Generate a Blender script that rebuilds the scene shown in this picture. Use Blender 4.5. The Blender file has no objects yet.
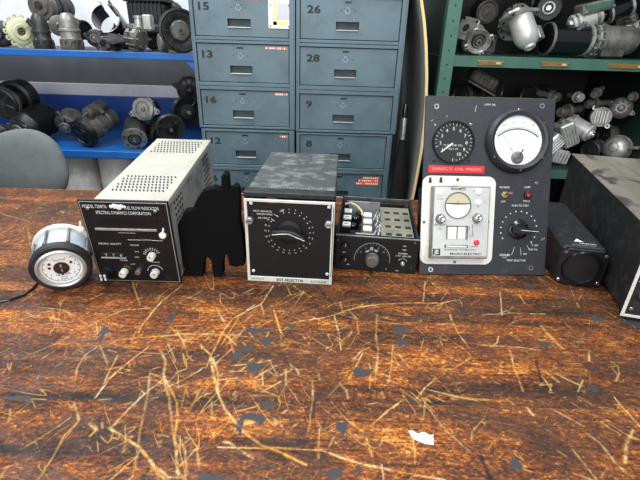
import bpy, bmesh, math, random
import numpy as np
from mathutils import Matrix, Vector
random.seed(7)
R = math.radians
COL = bpy.context.scene.collection
# ------------------------------------------------------------------ camera
F = 427.0
CAM_H = 1.4
CM = Matrix.Rotation(R(90 - 25.6), 3, 'X') @ Matrix.Rotation(R(1.7), 3, 'Z')
cd = bpy.data.cameras.new('camera'); cam = bpy.data.objects.new('camera', cd); COL.objects.link(cam)
cam.matrix_world = Matrix.Translation((0, 0, CAM_H)) @ CM.to_4x4()
cd.sensor_width = 36; cd.lens = F * 36 / 640; cd.clip_start = 0.02
bpy.context.scene.camera = cam
CO = Vector((0, 0, CAM_H))
def ray(px, py): return CM @ Vector(((px - 320) / F, (240 - py) / F, -1))
def atZ(px, py, z=.9):
    d = ray(px, py); return CO + d * ((z - CAM_H) / d.z)
def atY(px, py, Y):
    d = ray(px, py); return CO + d * (Y / d.y)
def scl(p): return -(CM.transposed() @ (Vector(p) - CO)).z / F      # metres per pixel at a point
# ------------------------------------------------------------------ materials
def lin(c):
    c = c / 255
    return c / 12.92 if c <= .04045 else ((c + .055) / 1.055) ** 2.4
def rgb(*c): return (lin(c[0]), lin(c[1]), lin(c[2]), 1)
def mat(name, col, rough=.5, metal=0, dirt=None, amt=.5, scale=30, bump=0, emit=0, spec=.5, stretch=(1, 1, 1), coat=0):
    m = bpy.data.materials.new(name); m.use_nodes = True
    nt = m.node_tree; N = nt.nodes; L = nt.links
    b = N['Principled BSDF']; c = rgb(*col)
    b.inputs['Base Color'].default_value = c; b.inputs['Roughness'].default_value = rough
    b.inputs['Metallic'].default_value = metal; b.inputs['Specular IOR Level'].default_value = spec
    b.inputs['Coat Weight'].default_value = coat
    if emit:
        b.inputs['Emission Color'].default_value = c; b.inputs['Emission Strength'].default_value = emit
    tc = N.new('ShaderNodeTexCoord'); mp = N.new('ShaderNodeMapping'); mp.inputs['Scale'].default_value = stretch
    L.new(tc.outputs['Object'], mp.inputs['Vector'])
    nz = N.new('ShaderNodeTexNoise'); nz.inputs['Scale'].default_value = scale; nz.inputs['Detail'].default_value = 6
    nz.inputs['Roughness'].default_value = .65
    L.new(mp.outputs[0], nz.inputs['Vector'])
    if dirt:
        rp = N.new('ShaderNodeValToRGB'); rp.color_ramp.elements[0].position = .62 - amt * .35; rp.color_ramp.elements[1].position = .72
        rp.color_ramp.elements[0].color = c; rp.color_ramp.elements[1].color = rgb(*dirt)
        L.new(nz.outputs['Fac'], rp.inputs['Fac']); L.new(rp.outputs['Color'], b.inputs['Base Color'])
    if bump:
        bp = N.new('ShaderNodeBump'); bp.inputs['Strength'].default_value = bump; bp.inputs['Distance'].default_value = .002
        L.new(nz.outputs['Fac'], bp.inputs['Height']); L.new(bp.outputs[0], b.inputs['Normal'])
    return m
def glass(name, rough=.02, alpha=.12, tint=(255, 255, 255)):
    m = bpy.data.materials.new(name); m.use_nodes = True; N = m.node_tree.nodes; L = m.node_tree.links
    N.remove(N['Principled BSDF'])
    g = N.new('ShaderNodeBsdfGlossy'); g.inputs['Roughness'].default_value = rough
    t = N.new('ShaderNodeBsdfTransparent'); t.inputs['Color'].default_value = rgb(*tint)
    mx = N.new('ShaderNodeMixShader'); mx.inputs[0].default_value = alpha
    L.new(t.outputs[0], mx.inputs[1]); L.new(g.outputs[0], mx.inputs[2]); L.new(mx.outputs[0], N['Material Output'].inputs[0])
    return m
M = {}
M['black'] = mat('black_paint', (15, 16, 18), .6, 0, (44, 45, 47), .35, 40, .1)
M['face'] = mat('black_panel_face', (12, 13, 15), .5, 0, (24, 24, 26), .2, 25, spec=.35)
M['matblack'] = mat('flat_black', (12, 12, 13), .9, 0, spec=.1)
M['deep'] = mat('deep_black', (9, 9, 10), .5)
M['slate'] = mat('slate_panel', (30, 32, 39), .5, 0, (46, 48, 55), .25, 30, .05)
M['cream'] = mat('cream_paint', (158, 157, 146), .45, 0, (144, 142, 129), .4, 12)
M['ivory'] = mat('ivory_paint', (206, 206, 198), .5, 0, (180, 178, 164), .3, 20)
M['greymetal'] = mat('grey_metal', (150, 153, 152), .5, .3, (70, 72, 72), .5, 14)
M['edge'] = mat('silver_edge', (186, 188, 186), .4, .6)
M['white'] = mat('white_plastic', (228, 228, 224), .35)
M['dial'] = mat('white_dial', (240, 242, 242), .5)
M['ink'] = mat('black_ink', (28, 28, 30), .7)
M['wink'] = mat('white_ink', (205, 208, 208), .7)
M['gink'] = mat('grey_ink', (140, 143, 145), .7)
M['chrome'] = mat('chrome', (200, 200, 198), .22, .9, (130, 130, 128), .4, 30)
M['alu'] = mat('cast_aluminium', (190, 190, 186), .38, .6, (100, 99, 95), .55, 22, .3)
M['dalu'] = mat('dull_aluminium', (140, 139, 134), .45, .5, (62, 60, 57), .6, 18, .4)
M['steel'] = mat('dirty_steel', (102, 99, 95), .42, .35, (42, 40, 39), .6, 18, .4)
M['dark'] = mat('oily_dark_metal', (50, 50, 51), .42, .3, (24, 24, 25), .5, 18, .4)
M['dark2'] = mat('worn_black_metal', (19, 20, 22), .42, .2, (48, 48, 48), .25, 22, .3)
M['gloss'] = mat('gloss_black', (13, 14, 18), .2, 0, coat=.4)
M['lime'] = mat('pale_cream_anodised', (205, 208, 170), .45, .1, (160, 160, 120), .4, 18, .2)
M['brass'] = mat('brass', (176, 146, 90), .35, .8)
M['blue'] = mat('blue_paint', (14, 90, 164), .45, 0, (12, 74, 140), .4, 6)
M['dblue'] = mat('deep_blue_paint', (14, 62, 140), .45, 0, (12, 48, 112), .4, 6)
M['shelfgrey'] = mat('shelf_top_grey', (70, 74, 84), .6)
M['panelgrey'] = mat('dark_grey_board', (80, 82, 87), .7, 0, (92, 94, 98), .4, 4)
M['lightgrey'] = mat('light_grey', (196, 197, 202), .6, 0, (172, 173, 178), .4, 5)
M['wall'] = mat('white_wall', (214, 216, 220), .8, 0, (192, 194, 198), .5, 5)
M['wallg'] = mat('grey_wall', (92, 94, 92), .8, 0, (80, 82, 80), .4, 3)
M['floor'] = mat('concrete_floor', (70, 70, 68), .7, 0, (54, 54, 52), .5, 4)
M['locker'] = mat('locker_blue_grey', (84, 104, 113), .45, .1, (72, 91, 99), .45, 7, .05)
M['lockface'] = mat('locker_drawer_face', (87, 107, 116), .45, .1, (70, 88, 95), .5, 9, .05)
M['lockdark'] = mat('locker_gap', (24, 32, 36), .7)
M['lip'] = mat('pale_lip', (160, 170, 172), .4, .3)  # paler than the locker paint
M['orange'] = mat('orange_tape', (232, 108, 66), .6)
M['red'] = mat('red_tape', (190, 28, 36), .45)
M['redknob'] = mat('red_plastic', (206, 32, 58), .3)
M['green'] = mat('green_paint', (62, 102, 88), .45, 0, (44, 80, 68), .5, 9, .1)
M['shaded_green'] = mat('shaded_green_paint', (14, 34, 26), .6, 0, (10, 26, 18), .5, 9)  # green darkened to paint in the shadow inside the shelving
M['tan'] = mat('tan_board_edge', (214, 192, 134), .7)
M['boardface'] = mat('grey_board_face', (116, 118, 114), .75, 0, (98, 100, 96), .4, 4)
M['chair'] = mat('grey_chair_fabric', (92, 97, 97), .85, 0, (82, 87, 87), .4, 30, .3)
M['drum'] = mat('dusty_grey_drum', (222, 220, 212), .7, 0, (140, 137, 130), .5, 7, .5, stretch=(1, 1, .4))
M['paper'] = mat('white_paper', (240, 242, 236), .8)
M['yellow'] = mat('yellow_card', (214, 214, 140), .7)
M['wood'] = mat('bench_side_wood', (110, 66, 38), .6, 0, (60, 38, 26), .5, 10)
M['labelbrown'] = mat('brown_label', (128, 96, 52), .6, 0, (70, 56, 36), .5, 60)
M['milky'] = mat('milky_blue_case', (168, 178, 188), .25, .0, (190, 198, 202), .4, 12)
M['silver'] = mat('silver_face', (186, 188, 184), .4, .35, (168, 170, 166), .3, 20)
M['olive'] = mat('olive_card', (176, 172, 142), .6)
M['scratchtop'] = mat('scratched_grey_top', (66, 69, 70), .5, .2, (132, 136, 134), .42, 26, .2, stretch=(1, 1, 1))
M['khaki'] = mat('khaki_plate', (138, 136, 120), .5, .2, (104, 102, 90), .4, 20)
M['recess'] = mat('shaded_recess', (66, 78, 84), .6, 0, (54, 64, 70), .4, 20)  # locker paint darkened, shading of the drawer pulls put into the colour
M['pink'] = mat('embossed_pink', (226, 150, 150), .6)
M['glass'] = glass('clear_glass', .03, .07)
M['redlens'] = mat('dark_red_lens', (92, 14, 22), .2)
M['wire'] = mat('straw_wire', (200, 190, 130), .6)
M['yel2'] = mat('yellow_coil', (214, 200, 90), .6)
M['clothblack'] = mat('black_cloth', (20, 20, 21), .85, spec=.2)
def dust_mat():
    m = mat('dusty_box_top', (92, 88, 79), .85, 0, (124, 117, 104), .55, 7, .4, stretch=(1, .35, 1)); nt = m.node_tree; N = nt.nodes; L = nt.links
    b = N['Principled BSDF']; src = b.inputs['Base Color'].links[0].from_socket
    tc = N.new('ShaderNodeTexCoord'); mp = N.new('ShaderNodeMapping'); mp.inputs['Scale'].default_value = (1.0, .42, 1)
    nz = N.new('ShaderNodeTexNoise'); nz.inputs['Scale'].default_value = 13; nz.inputs['Detail'].default_value = 4; nz.inputs['Distortion'].default_value = 1.2
    rp = N.new('ShaderNodeValToRGB'); rp.color_ramp.elements[0].position = .55; rp.color_ramp.elements[1].position = .62
    mx = N.new('ShaderNodeMix'); mx.data_type = 'RGBA'; mx.inputs[7].default_value = rgb(48, 45, 40)
    L.new(tc.outputs['Object'], mp.inputs[0]); L.new(mp.outputs[0], nz.inputs['Vector']); L.new(nz.outputs['Fac'], rp.inputs[0])
    L.new(rp.outputs[0], mx.inputs[0]); L.new(src, mx.inputs[6]); L.new(mx.outputs[2], b.inputs['Base Color'])
    return m
M['dust'] = dust_mat()
# ------------------------------------------------------------------ mesh builder
class MB:
    def __init__(s, base=None):
        s.bm = bmesh.new(); s.base = base or Matrix(); s.mats = []
    def mi(s, m):
        if m not in s.mats: s.mats.append(m)
        return s.mats.index(m)
    def add(s, vs, fs, m, X=None):
        T = s.base @ X if X is not None else s.base
        bv = [s.bm.verts.new(T @ Vector(v)) for v in vs]; k = s.mi(m)
        for f in fs:
            try:
                q = s.bm.faces.new([bv[i] for i in f]); q.material_index = k; q.smooth = True
            except ValueError: pass
        return s
    def box(s, x0, x1, y0, y1, z0, z1, m, b=0, X=None):
        c = ((x0 + x1) / 2, (y0 + y1) / 2, (z0 + z1) / 2); h = (abs(x1 - x0) / 2, abs(y1 - y0) / 2, abs(z1 - z0) / 2)
        S = [(i, j, k) for i in (-1, 1) for j in (-1, 1) for k in (-1, 1)]
        if b <= 0:
            vs = [tuple(c[a] + q[a] * h[a] for a in range(3)) for q in S]
            fs = [(0, 1, 3, 2), (4, 6, 7, 5), (0, 4, 5, 1), (2, 3, 7, 6), (0, 2, 6, 4), (1, 5, 7, 3)]
            return s.add(vs, fs, m, X)
        b = min(b, min(h) * .9); vs = []; ix = {}
        for q in S:
            for a in range(3):
                ix[(q, a)] = len(vs)
                vs.append(tuple(c[e] + q[e] * (h[e] - (0 if e == a else b)) for e in range(3)))
        fs = []
        for a in range(3):
            o = [e for e in range(3) if e != a]
            for sg in (-1, 1):
                f = []
                for u, v in ((-1, -1), (1, -1), (1, 1), (-1, 1)):
                    q = [0, 0, 0]; q[a] = sg; q[o[0]] = u; q[o[1]] = v; f.append(ix[(tuple(q), a)])
                fs.append(f)
            for u in (-1, 1):
                for v in (-1, 1):
                    q0 = [0, 0, 0]; q1 = [0, 0, 0]; q0[a] = -1; q1[a] = 1
                    for q in (q0, q1): q[o[0]] = u; q[o[1]] = v
                    q0 = tuple(q0); q1 = tuple(q1)
                    fs.append((ix[(q0, o[0])], ix[(q1, o[0])], ix[(q1, o[1])], ix[(q0, o[1])]))
        for q in S: fs.append([ix[(q, a)] for a in range(3)])
        return s.add(vs, fs, m, X)
    def lathe(s, prof, m, n=32, X=None, cap0=True, cap1=True, a0=0, a1=360, wob=None):
        full = abs(a1 - a0) >= 360; nn = n if full else n + 1; vs = []; fs = []
        for r, z in prof:
            for i in range(nn):
                a = R(a0 + (a1 - a0) * i / n); rr = r * (wob(a, z) if wob else 1)
                vs.append((rr * math.cos(a), rr * math.sin(a), z))
        for j in range(len(prof) - 1):
            for i in range(n):
                k = (i + 1) % nn if full else i + 1
                fs.append((j * nn + i, j * nn + k, (j + 1) * nn + k, (j + 1) * nn + i))
        if full and cap0 and prof[0][0] > 1e-6: fs.append(list(range(nn))[::-1])
        if full and cap1 and prof[-1][0] > 1e-6: fs.append([(len(prof) - 1) * nn + i for i in range(nn)])
        return s.add(vs, fs, m, X)
    def cyl(s, r, z0, z1, m, n=24, X=None, b=0):
        p = [(r, z0), (r, z1)] if b <= 0 else [(r - b, z0), (r, z0 + b), (r, z1 - b), (r - b, z1)]
        return s.lathe(p, m, n, X)
    def ring(s, r0, r1, z0, z1, m, n=40, X=None, b=0):
        if b <= 0: p = [(r0, z0), (r1, z0), (r1, z1), (r0, z1), (r0, z0)]
        else: p = [(r0, z0), (r1, z0), (r1, z1 - b), (r1 - b, z1), (r0 + b, z1), (r0, z1 - b), (r0, z0)]
        return s.lathe(p, m, n, X, False, False)
    def prism(s, out, z0, z1, m, X=None, b=0):
        n = len(out); cx = sum(p[0] for p in out) / n; cy = sum(p[1] for p in out) / n
        def ins(p, d):
            v = Vector((p[0] - cx, p[1] - cy)); l = v.length; v = v * ((l - d) / l) if l > d else v; return (cx + v.x, cy + v.y)
        rings = [[(p[0], p[1], z0) for p in out], [(p[0], p[1], z1) for p in out]]
        if b > 0:
            ii = [ins(p, b) for p in out]
            rings = [[(p[0], p[1], z0) for p in ii], [(p[0], p[1], z0 + b) for p in out], [(p[0], p[1], z1 - b) for p in out], [(p[0], p[1], z1) for p in ii]]
        vs = [p for r_ in rings for p in r_]; fs = []
        for j in range(len(rings) - 1):
            for i in range(n):
                k = (i + 1) % n; fs.append((j * n + i, j * n + k, (j + 1) * n + k, (j + 1) * n + i))
        fs.append(list(range(n))[::-1]); fs.append([(len(rings) - 1) * n + i for i in range(n)])
        return s.add(vs, fs, m, X)
    def tube(s, pts, r, m, n=8, X=None, rad=None):
        pts = [Vector(p) for p in pts]; vs = []; fs = []; up = Vector((0, 0, 1)); prev = None
        for i, p in enumerate(pts):
            t = (pts[min(i + 1, len(pts) - 1)] - pts[max(i - 1, 0)]).normalized()
            if prev is None:
                a = t.cross(up); a = a if a.length > .1 else t.cross(Vector((1, 0, 0)))
            else: a = prev - t * prev.dot(t)
            a.normalize(); prev = a; c = t.cross(a); rr = rad[i] if rad else r
            for k in range(n):
                w = 2 * math.pi * k / n; vs.append(p + a * (rr * math.cos(w)) + c * (rr * math.sin(w)))
        for j in range(len(pts) - 1):
            for k in range(n):
                q = (k + 1) % n; fs.append((j * n + k, j * n + q, (j + 1) * n + q, (j + 1) * n + k))
        fs.append(list(range(n))); fs.append([(len(pts) - 1) * n + k for k in range(n)])
        return s.add(vs, fs, m, X)
    def text(s, txt, x, y, size, m, z=.0006, ax='CENTER', rot=0, X=None, sx=1, thick=0, w=None):
        vs, fs = text_geo(txt, ax, thick)
        if w: sx = w / (max(v[0] for v in vs) - min(v[0] for v in vs)) / size
        T = Matrix.Translation((x, y, z)) @ Matrix.Rotation(R(rot), 4, 'Z') @ Matrix.Diagonal((size * sx, size, size * .02, 1))
        return s.add(vs, fs, m, (X @ T) if X is not None else T)
    def tick(s, cx, cy, r0, r1, deg, w, m, z=.0006, X=None):
        a = R(deg); d = Vector((math.cos(a), math.sin(a))); p = Vector((-d.y, d.x)) * w / 2; c = Vector((cx, cy))
        q = [c + d * r0 - p, c + d * r1 - p, c + d * r1 + p, c + d * r0 + p]
        return s.prism([(v.x, v.y) for v in q], z - .0002, z + .0001, m, X)
    def arc(s, cx, cy, r0, r1, a0, a1, m, z=.0006, n=24, X=None):
        T = Matrix.Translation((cx, cy, z)); T = X @ T if X is not None else T
        return s.lathe([(r0, 0), (r1, 0)], m, n, T, a0=a0, a1=a1)
    def geo(s, name):
        bm = s.bm; bmesh.ops.recalc_face_normals(bm, faces=bm.faces)
        for e in bm.edges:
            if len(e.link_faces) == 2 and e.calc_face_angle(0) > R(34): e.smooth = False
        me = bpy.data.meshes.new(name); bm.to_mesh(me); bm.free()
        for m in s.mats: me.materials.append(m)
        return me
_tc = {}
def text_geo(txt, ax, thick=0):
    k = (txt, ax, thick)
    if k not in _tc:
        cu = bpy.data.curves.new('t', 'FONT'); cu.body = txt; cu.size = 1; cu.align_x = ax; cu.align_y = 'CENTER'
        cu.extrude = .5; cu.offset = thick; cu.resolution_u = 2
        ob = bpy.data.objects.new('t', cu); COL.objects.link(ob); bpy.context.view_layer.update()
        dg = bpy.context.evaluated_depsgraph_get(); me = bpy.data.meshes.new_from_object(ob.evaluated_get(dg))
        _tc[k] = ([tuple(v.co) for v in me.vertices], [tuple(p.vertices) for p in me.polygons])
        bpy.data.objects.remove(ob); bpy.data.curves.remove(cu); bpy.data.meshes.remove(me)
    return _tc[k]
# ------------------------------------------------------------------ things and parts
class Thing:
    def __init__(s, name, label, cat, Mx=None, group=None):
        s.o = bpy.data.objects.new(name, None); COL.objects.link(s.o); s.M = Mx or Matrix(); s.o.matrix_world = s.M
        s.o.empty_display_size = .05
        s.o['label'] = label; s.o['category'] = cat
        if group: s.o['group'] = group
        s.inv = s.M.inverted()
    def mb(s, X=None): return MB(X)                # local coordinates
    def wmb(s, X=None): return MB(s.inv @ X if X is not None else s.inv)   # world coordinates
    def part(s, name, mb, parent=None, label=None):
        o = bpy.data.objects.new(name, mb.geo(name)); COL.objects.link(o); o.parent = parent or s.o
        if label: o['label'] = label
        return o
    def on(s, px, py, off=0):                        # pixel -> (x, z) on the local plane y = -off
        o = s.inv @ CO; d = s.inv.to_3x3() @ ray(px, py); t = (-off - o.y) / d.y; p = o + d * t; return p.x, p.z
def single(name, mb, label, cat, group=None):
    o = bpy.data.objects.new(name, mb.geo(name)); COL.objects.link(o); o['label'] = label; o['category'] = cat
    if group: o['group'] = group
    return o
def struct(name, mb):
    o = bpy.data.objects.new(name, mb.geo(name)); COL.objects.link(o); o['kind'] = 'structure'; return o
def dev(x, y, z=.9, yaw=0, tilt=0):
    return Matrix.Translation((x, y, z)) @ Matrix.Rotation(R(yaw), 4, 'Z') @ Matrix.Rotation(R(tilt), 4, 'X')
FX = Matrix.Rotation(R(90), 4, 'X')                  # face coordinates: x right, y up, z out of the front
def face(x=0, z=0, off=0, rot=0): return Matrix.Translation((x, -off, z)) @ FX @ Matrix.Rotation(R(rot), 4, 'Z')
def frame(o, axis, roll=0):
    a = Vector(axis).normalized(); q = a.to_track_quat('Z', 'Y'); return Matrix.Translation(o) @ q.to_matrix().to_4x4() @ Matrix.Rotation(R(roll), 4, 'Z')
def screw(mb, x, z, r, m, off=0, slot=True):
    X = face(x, z, off); mb.lathe([(r, 0), (r, r * .35), (r * .7, r * .7), (0, r * .75)], m, 14, X, True, False)
    if slot: mb.box(-r * .75, r * .75, -r * .12, r * .12, r * .7, r * .82, M['ink'], X=X @ Matrix.Rotation(random.random() * 3, 4, 'Z'))
def knob(T, x, z, r, h, m, name='knob', off=0, skirt=None, ptr=None, ang=90, flut=0, label=None):
    k = T.mb(face(x, z, off))
    if skirt: k.lathe([(skirt, 0), (skirt, h * .18), (skirt * .85, h * .28), (r, h * .3)], m, 32)
    w = (lambda a, zz: 1 + .05 * math.cos(flut * a)) if flut else None
    k.lathe([(r * 1.02, 0), (r, h * .3), (r * .96, h * .88), (r * .86, h), (0, h)], m, max(28, flut * 3), None, True, False, wob=w)
    o = T.part(name, k, label=label)
    if ptr:
        q = T.mb(face(x, z, off)); q.tick(0, 0, r * .15, r * .85, ang, r * .16, ptr, h + .0003); T.part('pointer', q, o)
    return o
def hexa(r): return [(r * math.cos(R(60 * i)), r * math.sin(R(60 * i))) for i in range(6)]
def rrect(w, h, r, n=5, cx=0, cy=0):
    o = []
    for (sx, sy, a) in ((1, 1, 0), (-1, 1, 90), (-1, -1, 180), (1, -1, 270)):
        for i in range(n + 1):
            t = R(a + 90 * i / n); o.append((cx + sx * (w / 2 - r) + r * math.cos(t), cy + sy * (h / 2 - r) + r * math.sin(t)))
    return o
# ------------------------------------------------------------------ workbench
BX0, BX1, BY0, BY1, BZ = -1.80, 1.30, .06, 1.385, .9
def bench_material():
    m = bpy.data.materials.new('worn_butcher_block'); m.use_nodes = True; nt = m.node_tree; N = nt.nodes; L = nt.links
    b = N['Principled BSDF']
    def node(t, **kw):
        n = N.new(t)
        for k, v in kw.items(): n.inputs[k].default_value = v
        return n
    def noise(scale, stretch=(1, 1, 1), detail=5, rough=.6, dist=0, loc=(0, 0, 0)):
        mp = N.new('ShaderNodeMapping'); mp.inputs['Scale'].default_value = stretch; mp.inputs['Location'].default_value = loc
        L.new(tc.outputs['Object'], mp.inputs[0]); n = node('ShaderNodeTexNoise', Scale=scale, Detail=detail, Roughness=rough, Distortion=dist)
        L.new(mp.outputs[0], n.inputs['Vector']); return n.outputs['Fac']
    def math_(op, a, c, clamp=False):
        n = N.new('ShaderNodeMath'); n.operation = op; n.use_clamp = clamp
        for i, v in enumerate((a, c)):
            if isinstance(v, (int, float)): n.inputs[i].default_value = v
            else: L.new(v, n.inputs[i])
        return n.outputs[0]
    def smooth(v, lo, hi, a=0, z=1):
        n = N.new('ShaderNodeMapRange'); n.interpolation_type = 'SMOOTHSTEP'
        for i, q in enumerate((lo, hi, a, z)): n.inputs[i + 1].default_value = q
        L.new(v, n.inputs[0]); return n.outputs[0]
    def mix(f, a, c):
        n = N.new('ShaderNodeMix'); n.data_type = 'RGBA'
        for i, v in ((0, f), (6, a), (7, c)):
            if isinstance(v, (int, float, tuple)): n.inputs[i].default_value = v
            else: L.new(v, n.inputs[i])
        return n.outputs[2]
    tc = N.new('ShaderNodeTexCoord')
    at = {}
    for k in ('wear', 'grime', 'warm', 'darkness'):
        a = N.new('ShaderNodeAttribute'); a.attribute_name = k; at[k] = a.outputs['Fac']
    br = node('ShaderNodeTexBrick'); br.inputs['Scale'].default_value = 1; br.inputs['Brick Width'].default_value = .46
    br.inputs['Row Height'].default_value = .0345; br.inputs['Mortar Size'].default_value = .0009; br.inputs['Mortar Smooth'].default_value = .4
    br.inputs['Color1'].default_value = (0, 0, 0, 1); br.inputs['Color2'].default_value = (1, 1, 1, 1); br.inputs['Mortar'].default_value = (.5, .5, .5, 1)
    br.offset = .37; br.offset_frequency = 3
    L.new(tc.outputs['Object'], br.inputs['Vector'])
    v = math_('MULTIPLY', br.outputs['Color'], .20)
    for f_, k_ in ((noise(7, (1, 2.0, 1), 5, .6), .38), (noise(24, (.6, 2.2, 1), 6, .75), .46), (noise(70, (.5, 1.6, 1), 5, .8, .3, (4, 4, 0)), .72), (noise(180, (.7, 1.1, 1), 3, .8, .4, (9, 3, 0)), 1.0)):
        v = math_('ADD', v, math_('MULTIPLY', math_('SUBTRACT', f_, .5), k_))
    v = math_('ADD', v, .552)
    v = math_('ADD', v, math_('MULTIPLY', at['warm'], .13))
    v = math_('SUBTRACT', v, math_('MULTIPLY', at['darkness'], .16))
    rp = N.new('ShaderNodeValToRGB'); e = rp.color_ramp.elements
    e[0].position = .40; e[0].color = rgb(30, 23, 20); e[1].position = 1.0; e[1].color = rgb(206, 156, 80)
    for p, c in ((.52, (52, 33, 24)), (.62, (80, 44, 26)), (.73, (112, 60, 28)), (.83, (148, 84, 31)), (.92, (184, 122, 48))): q = e.new(p); q.color = rgb(*c)
    L.new(v, rp.inputs[0]); c = rp.outputs[0]
    # greyish brown film of dirt
    c = mix(math_('MULTIPLY', smooth(noise(6, (1, 1.5, 1), 6, .7, .4, (3, 1, 0)), .44, .60, 0, .62), smooth(noise(110, (.7, 1.2, 1), 4, .8), .40, .56, .35, 1)), c, rgb(62, 46, 36))
    # thin curved knife lines at several angles
    def lines(ang, sc, st, wd, off, lo, hi):
        mp = N.new('ShaderNodeMapping'); mp.inputs['Rotation'].default_value = (0, 0, R(ang)); L.new(tc.outputs['Object'], mp.inputs[0])
        m2 = N.new('ShaderNodeMapping'); m2.inputs['Scale'].default_value = (1, st, 1); m2.inputs['Location'].default_value = (off, off * 2, 0); L.new(mp.outputs[0], m2.inputs[0])
        n = node('ShaderNodeTexNoise', Scale=sc, Detail=1.5, Roughness=.5, Distortion=.3); L.new(m2.outputs[0], n.inputs['Vector'])
        d = math_('ABSOLUTE', math_('SUBTRACT', n.outputs['Fac'], .5), 0)
        return math_('MULTIPLY', smooth(d, 0, wd, 1, 0), smooth(noise(9, (1, 1, 1), 6, .75, 0, (off, 3, 0)), lo, hi, 0, 1))
    for q_ in ((62, 5, 5, .010, 1, .50, .58), (118, 6, 5, .010, 4, .51, .60), (20, 5, 7, .010, 7, .51, .60), (150, 7, 5, .012, 11, .52, .62)):
        c = mix(math_('MULTIPLY', lines(*q_), .50), c, rgb(208, 158, 84))
    c = mix(math_('MULTIPLY', lines(95, 5, 5, .012, 15, .50, .60), .6), c, rgb(34, 26, 24))
    # pale chips
    c = mix(smooth(noise(170, (1, 1.2, 1), 4, .7, 0, (2, 7, 0)), .64, .70, 0, .6), c, rgb(204, 170, 120))
    # joint lines
    c = mix(math_('MULTIPLY', math_('MULTIPLY', br.outputs['Fac'], .45), smooth(noise(5), .42, .58)), c, rgb(34, 24, 20))
    w = math_('MULTIPLY', at['wear'], smooth(noise(150, (1, 1, 1), 6, .8), .36, .56, .25, 1.0), True)
    c = mix(w, c, mix(smooth(noise(16), .42, .58), rgb(224, 160, 72), rgb(236, 204, 140)))
    c = mix(math_('MULTIPLY', at['grime'], smooth(noise(90), .3, .42, .6, 1)), c, rgb(56, 56, 58))
    L.new(c, b.inputs['Base Color'])
    L.new(smooth(noise(24, (1, 1.4, 1), 5), .35, .65, .42, .68), b.inputs['Roughness'])
    b.inputs['Specular IOR Level'].default_value = .2
    h = math_('ADD', noise(130, (.6, 1.4, 1), 5, .7), math_('MULTIPLY', w, -.5))
    bp = N.new('ShaderNodeBump'); bp.inputs['Strength'].default_value = .35; bp.inputs['Distance'].default_value = .0012
    L.new(h, bp.inputs['Height']); L.new(bp.outputs[0], b.inputs['Normal'])
    return m
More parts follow.
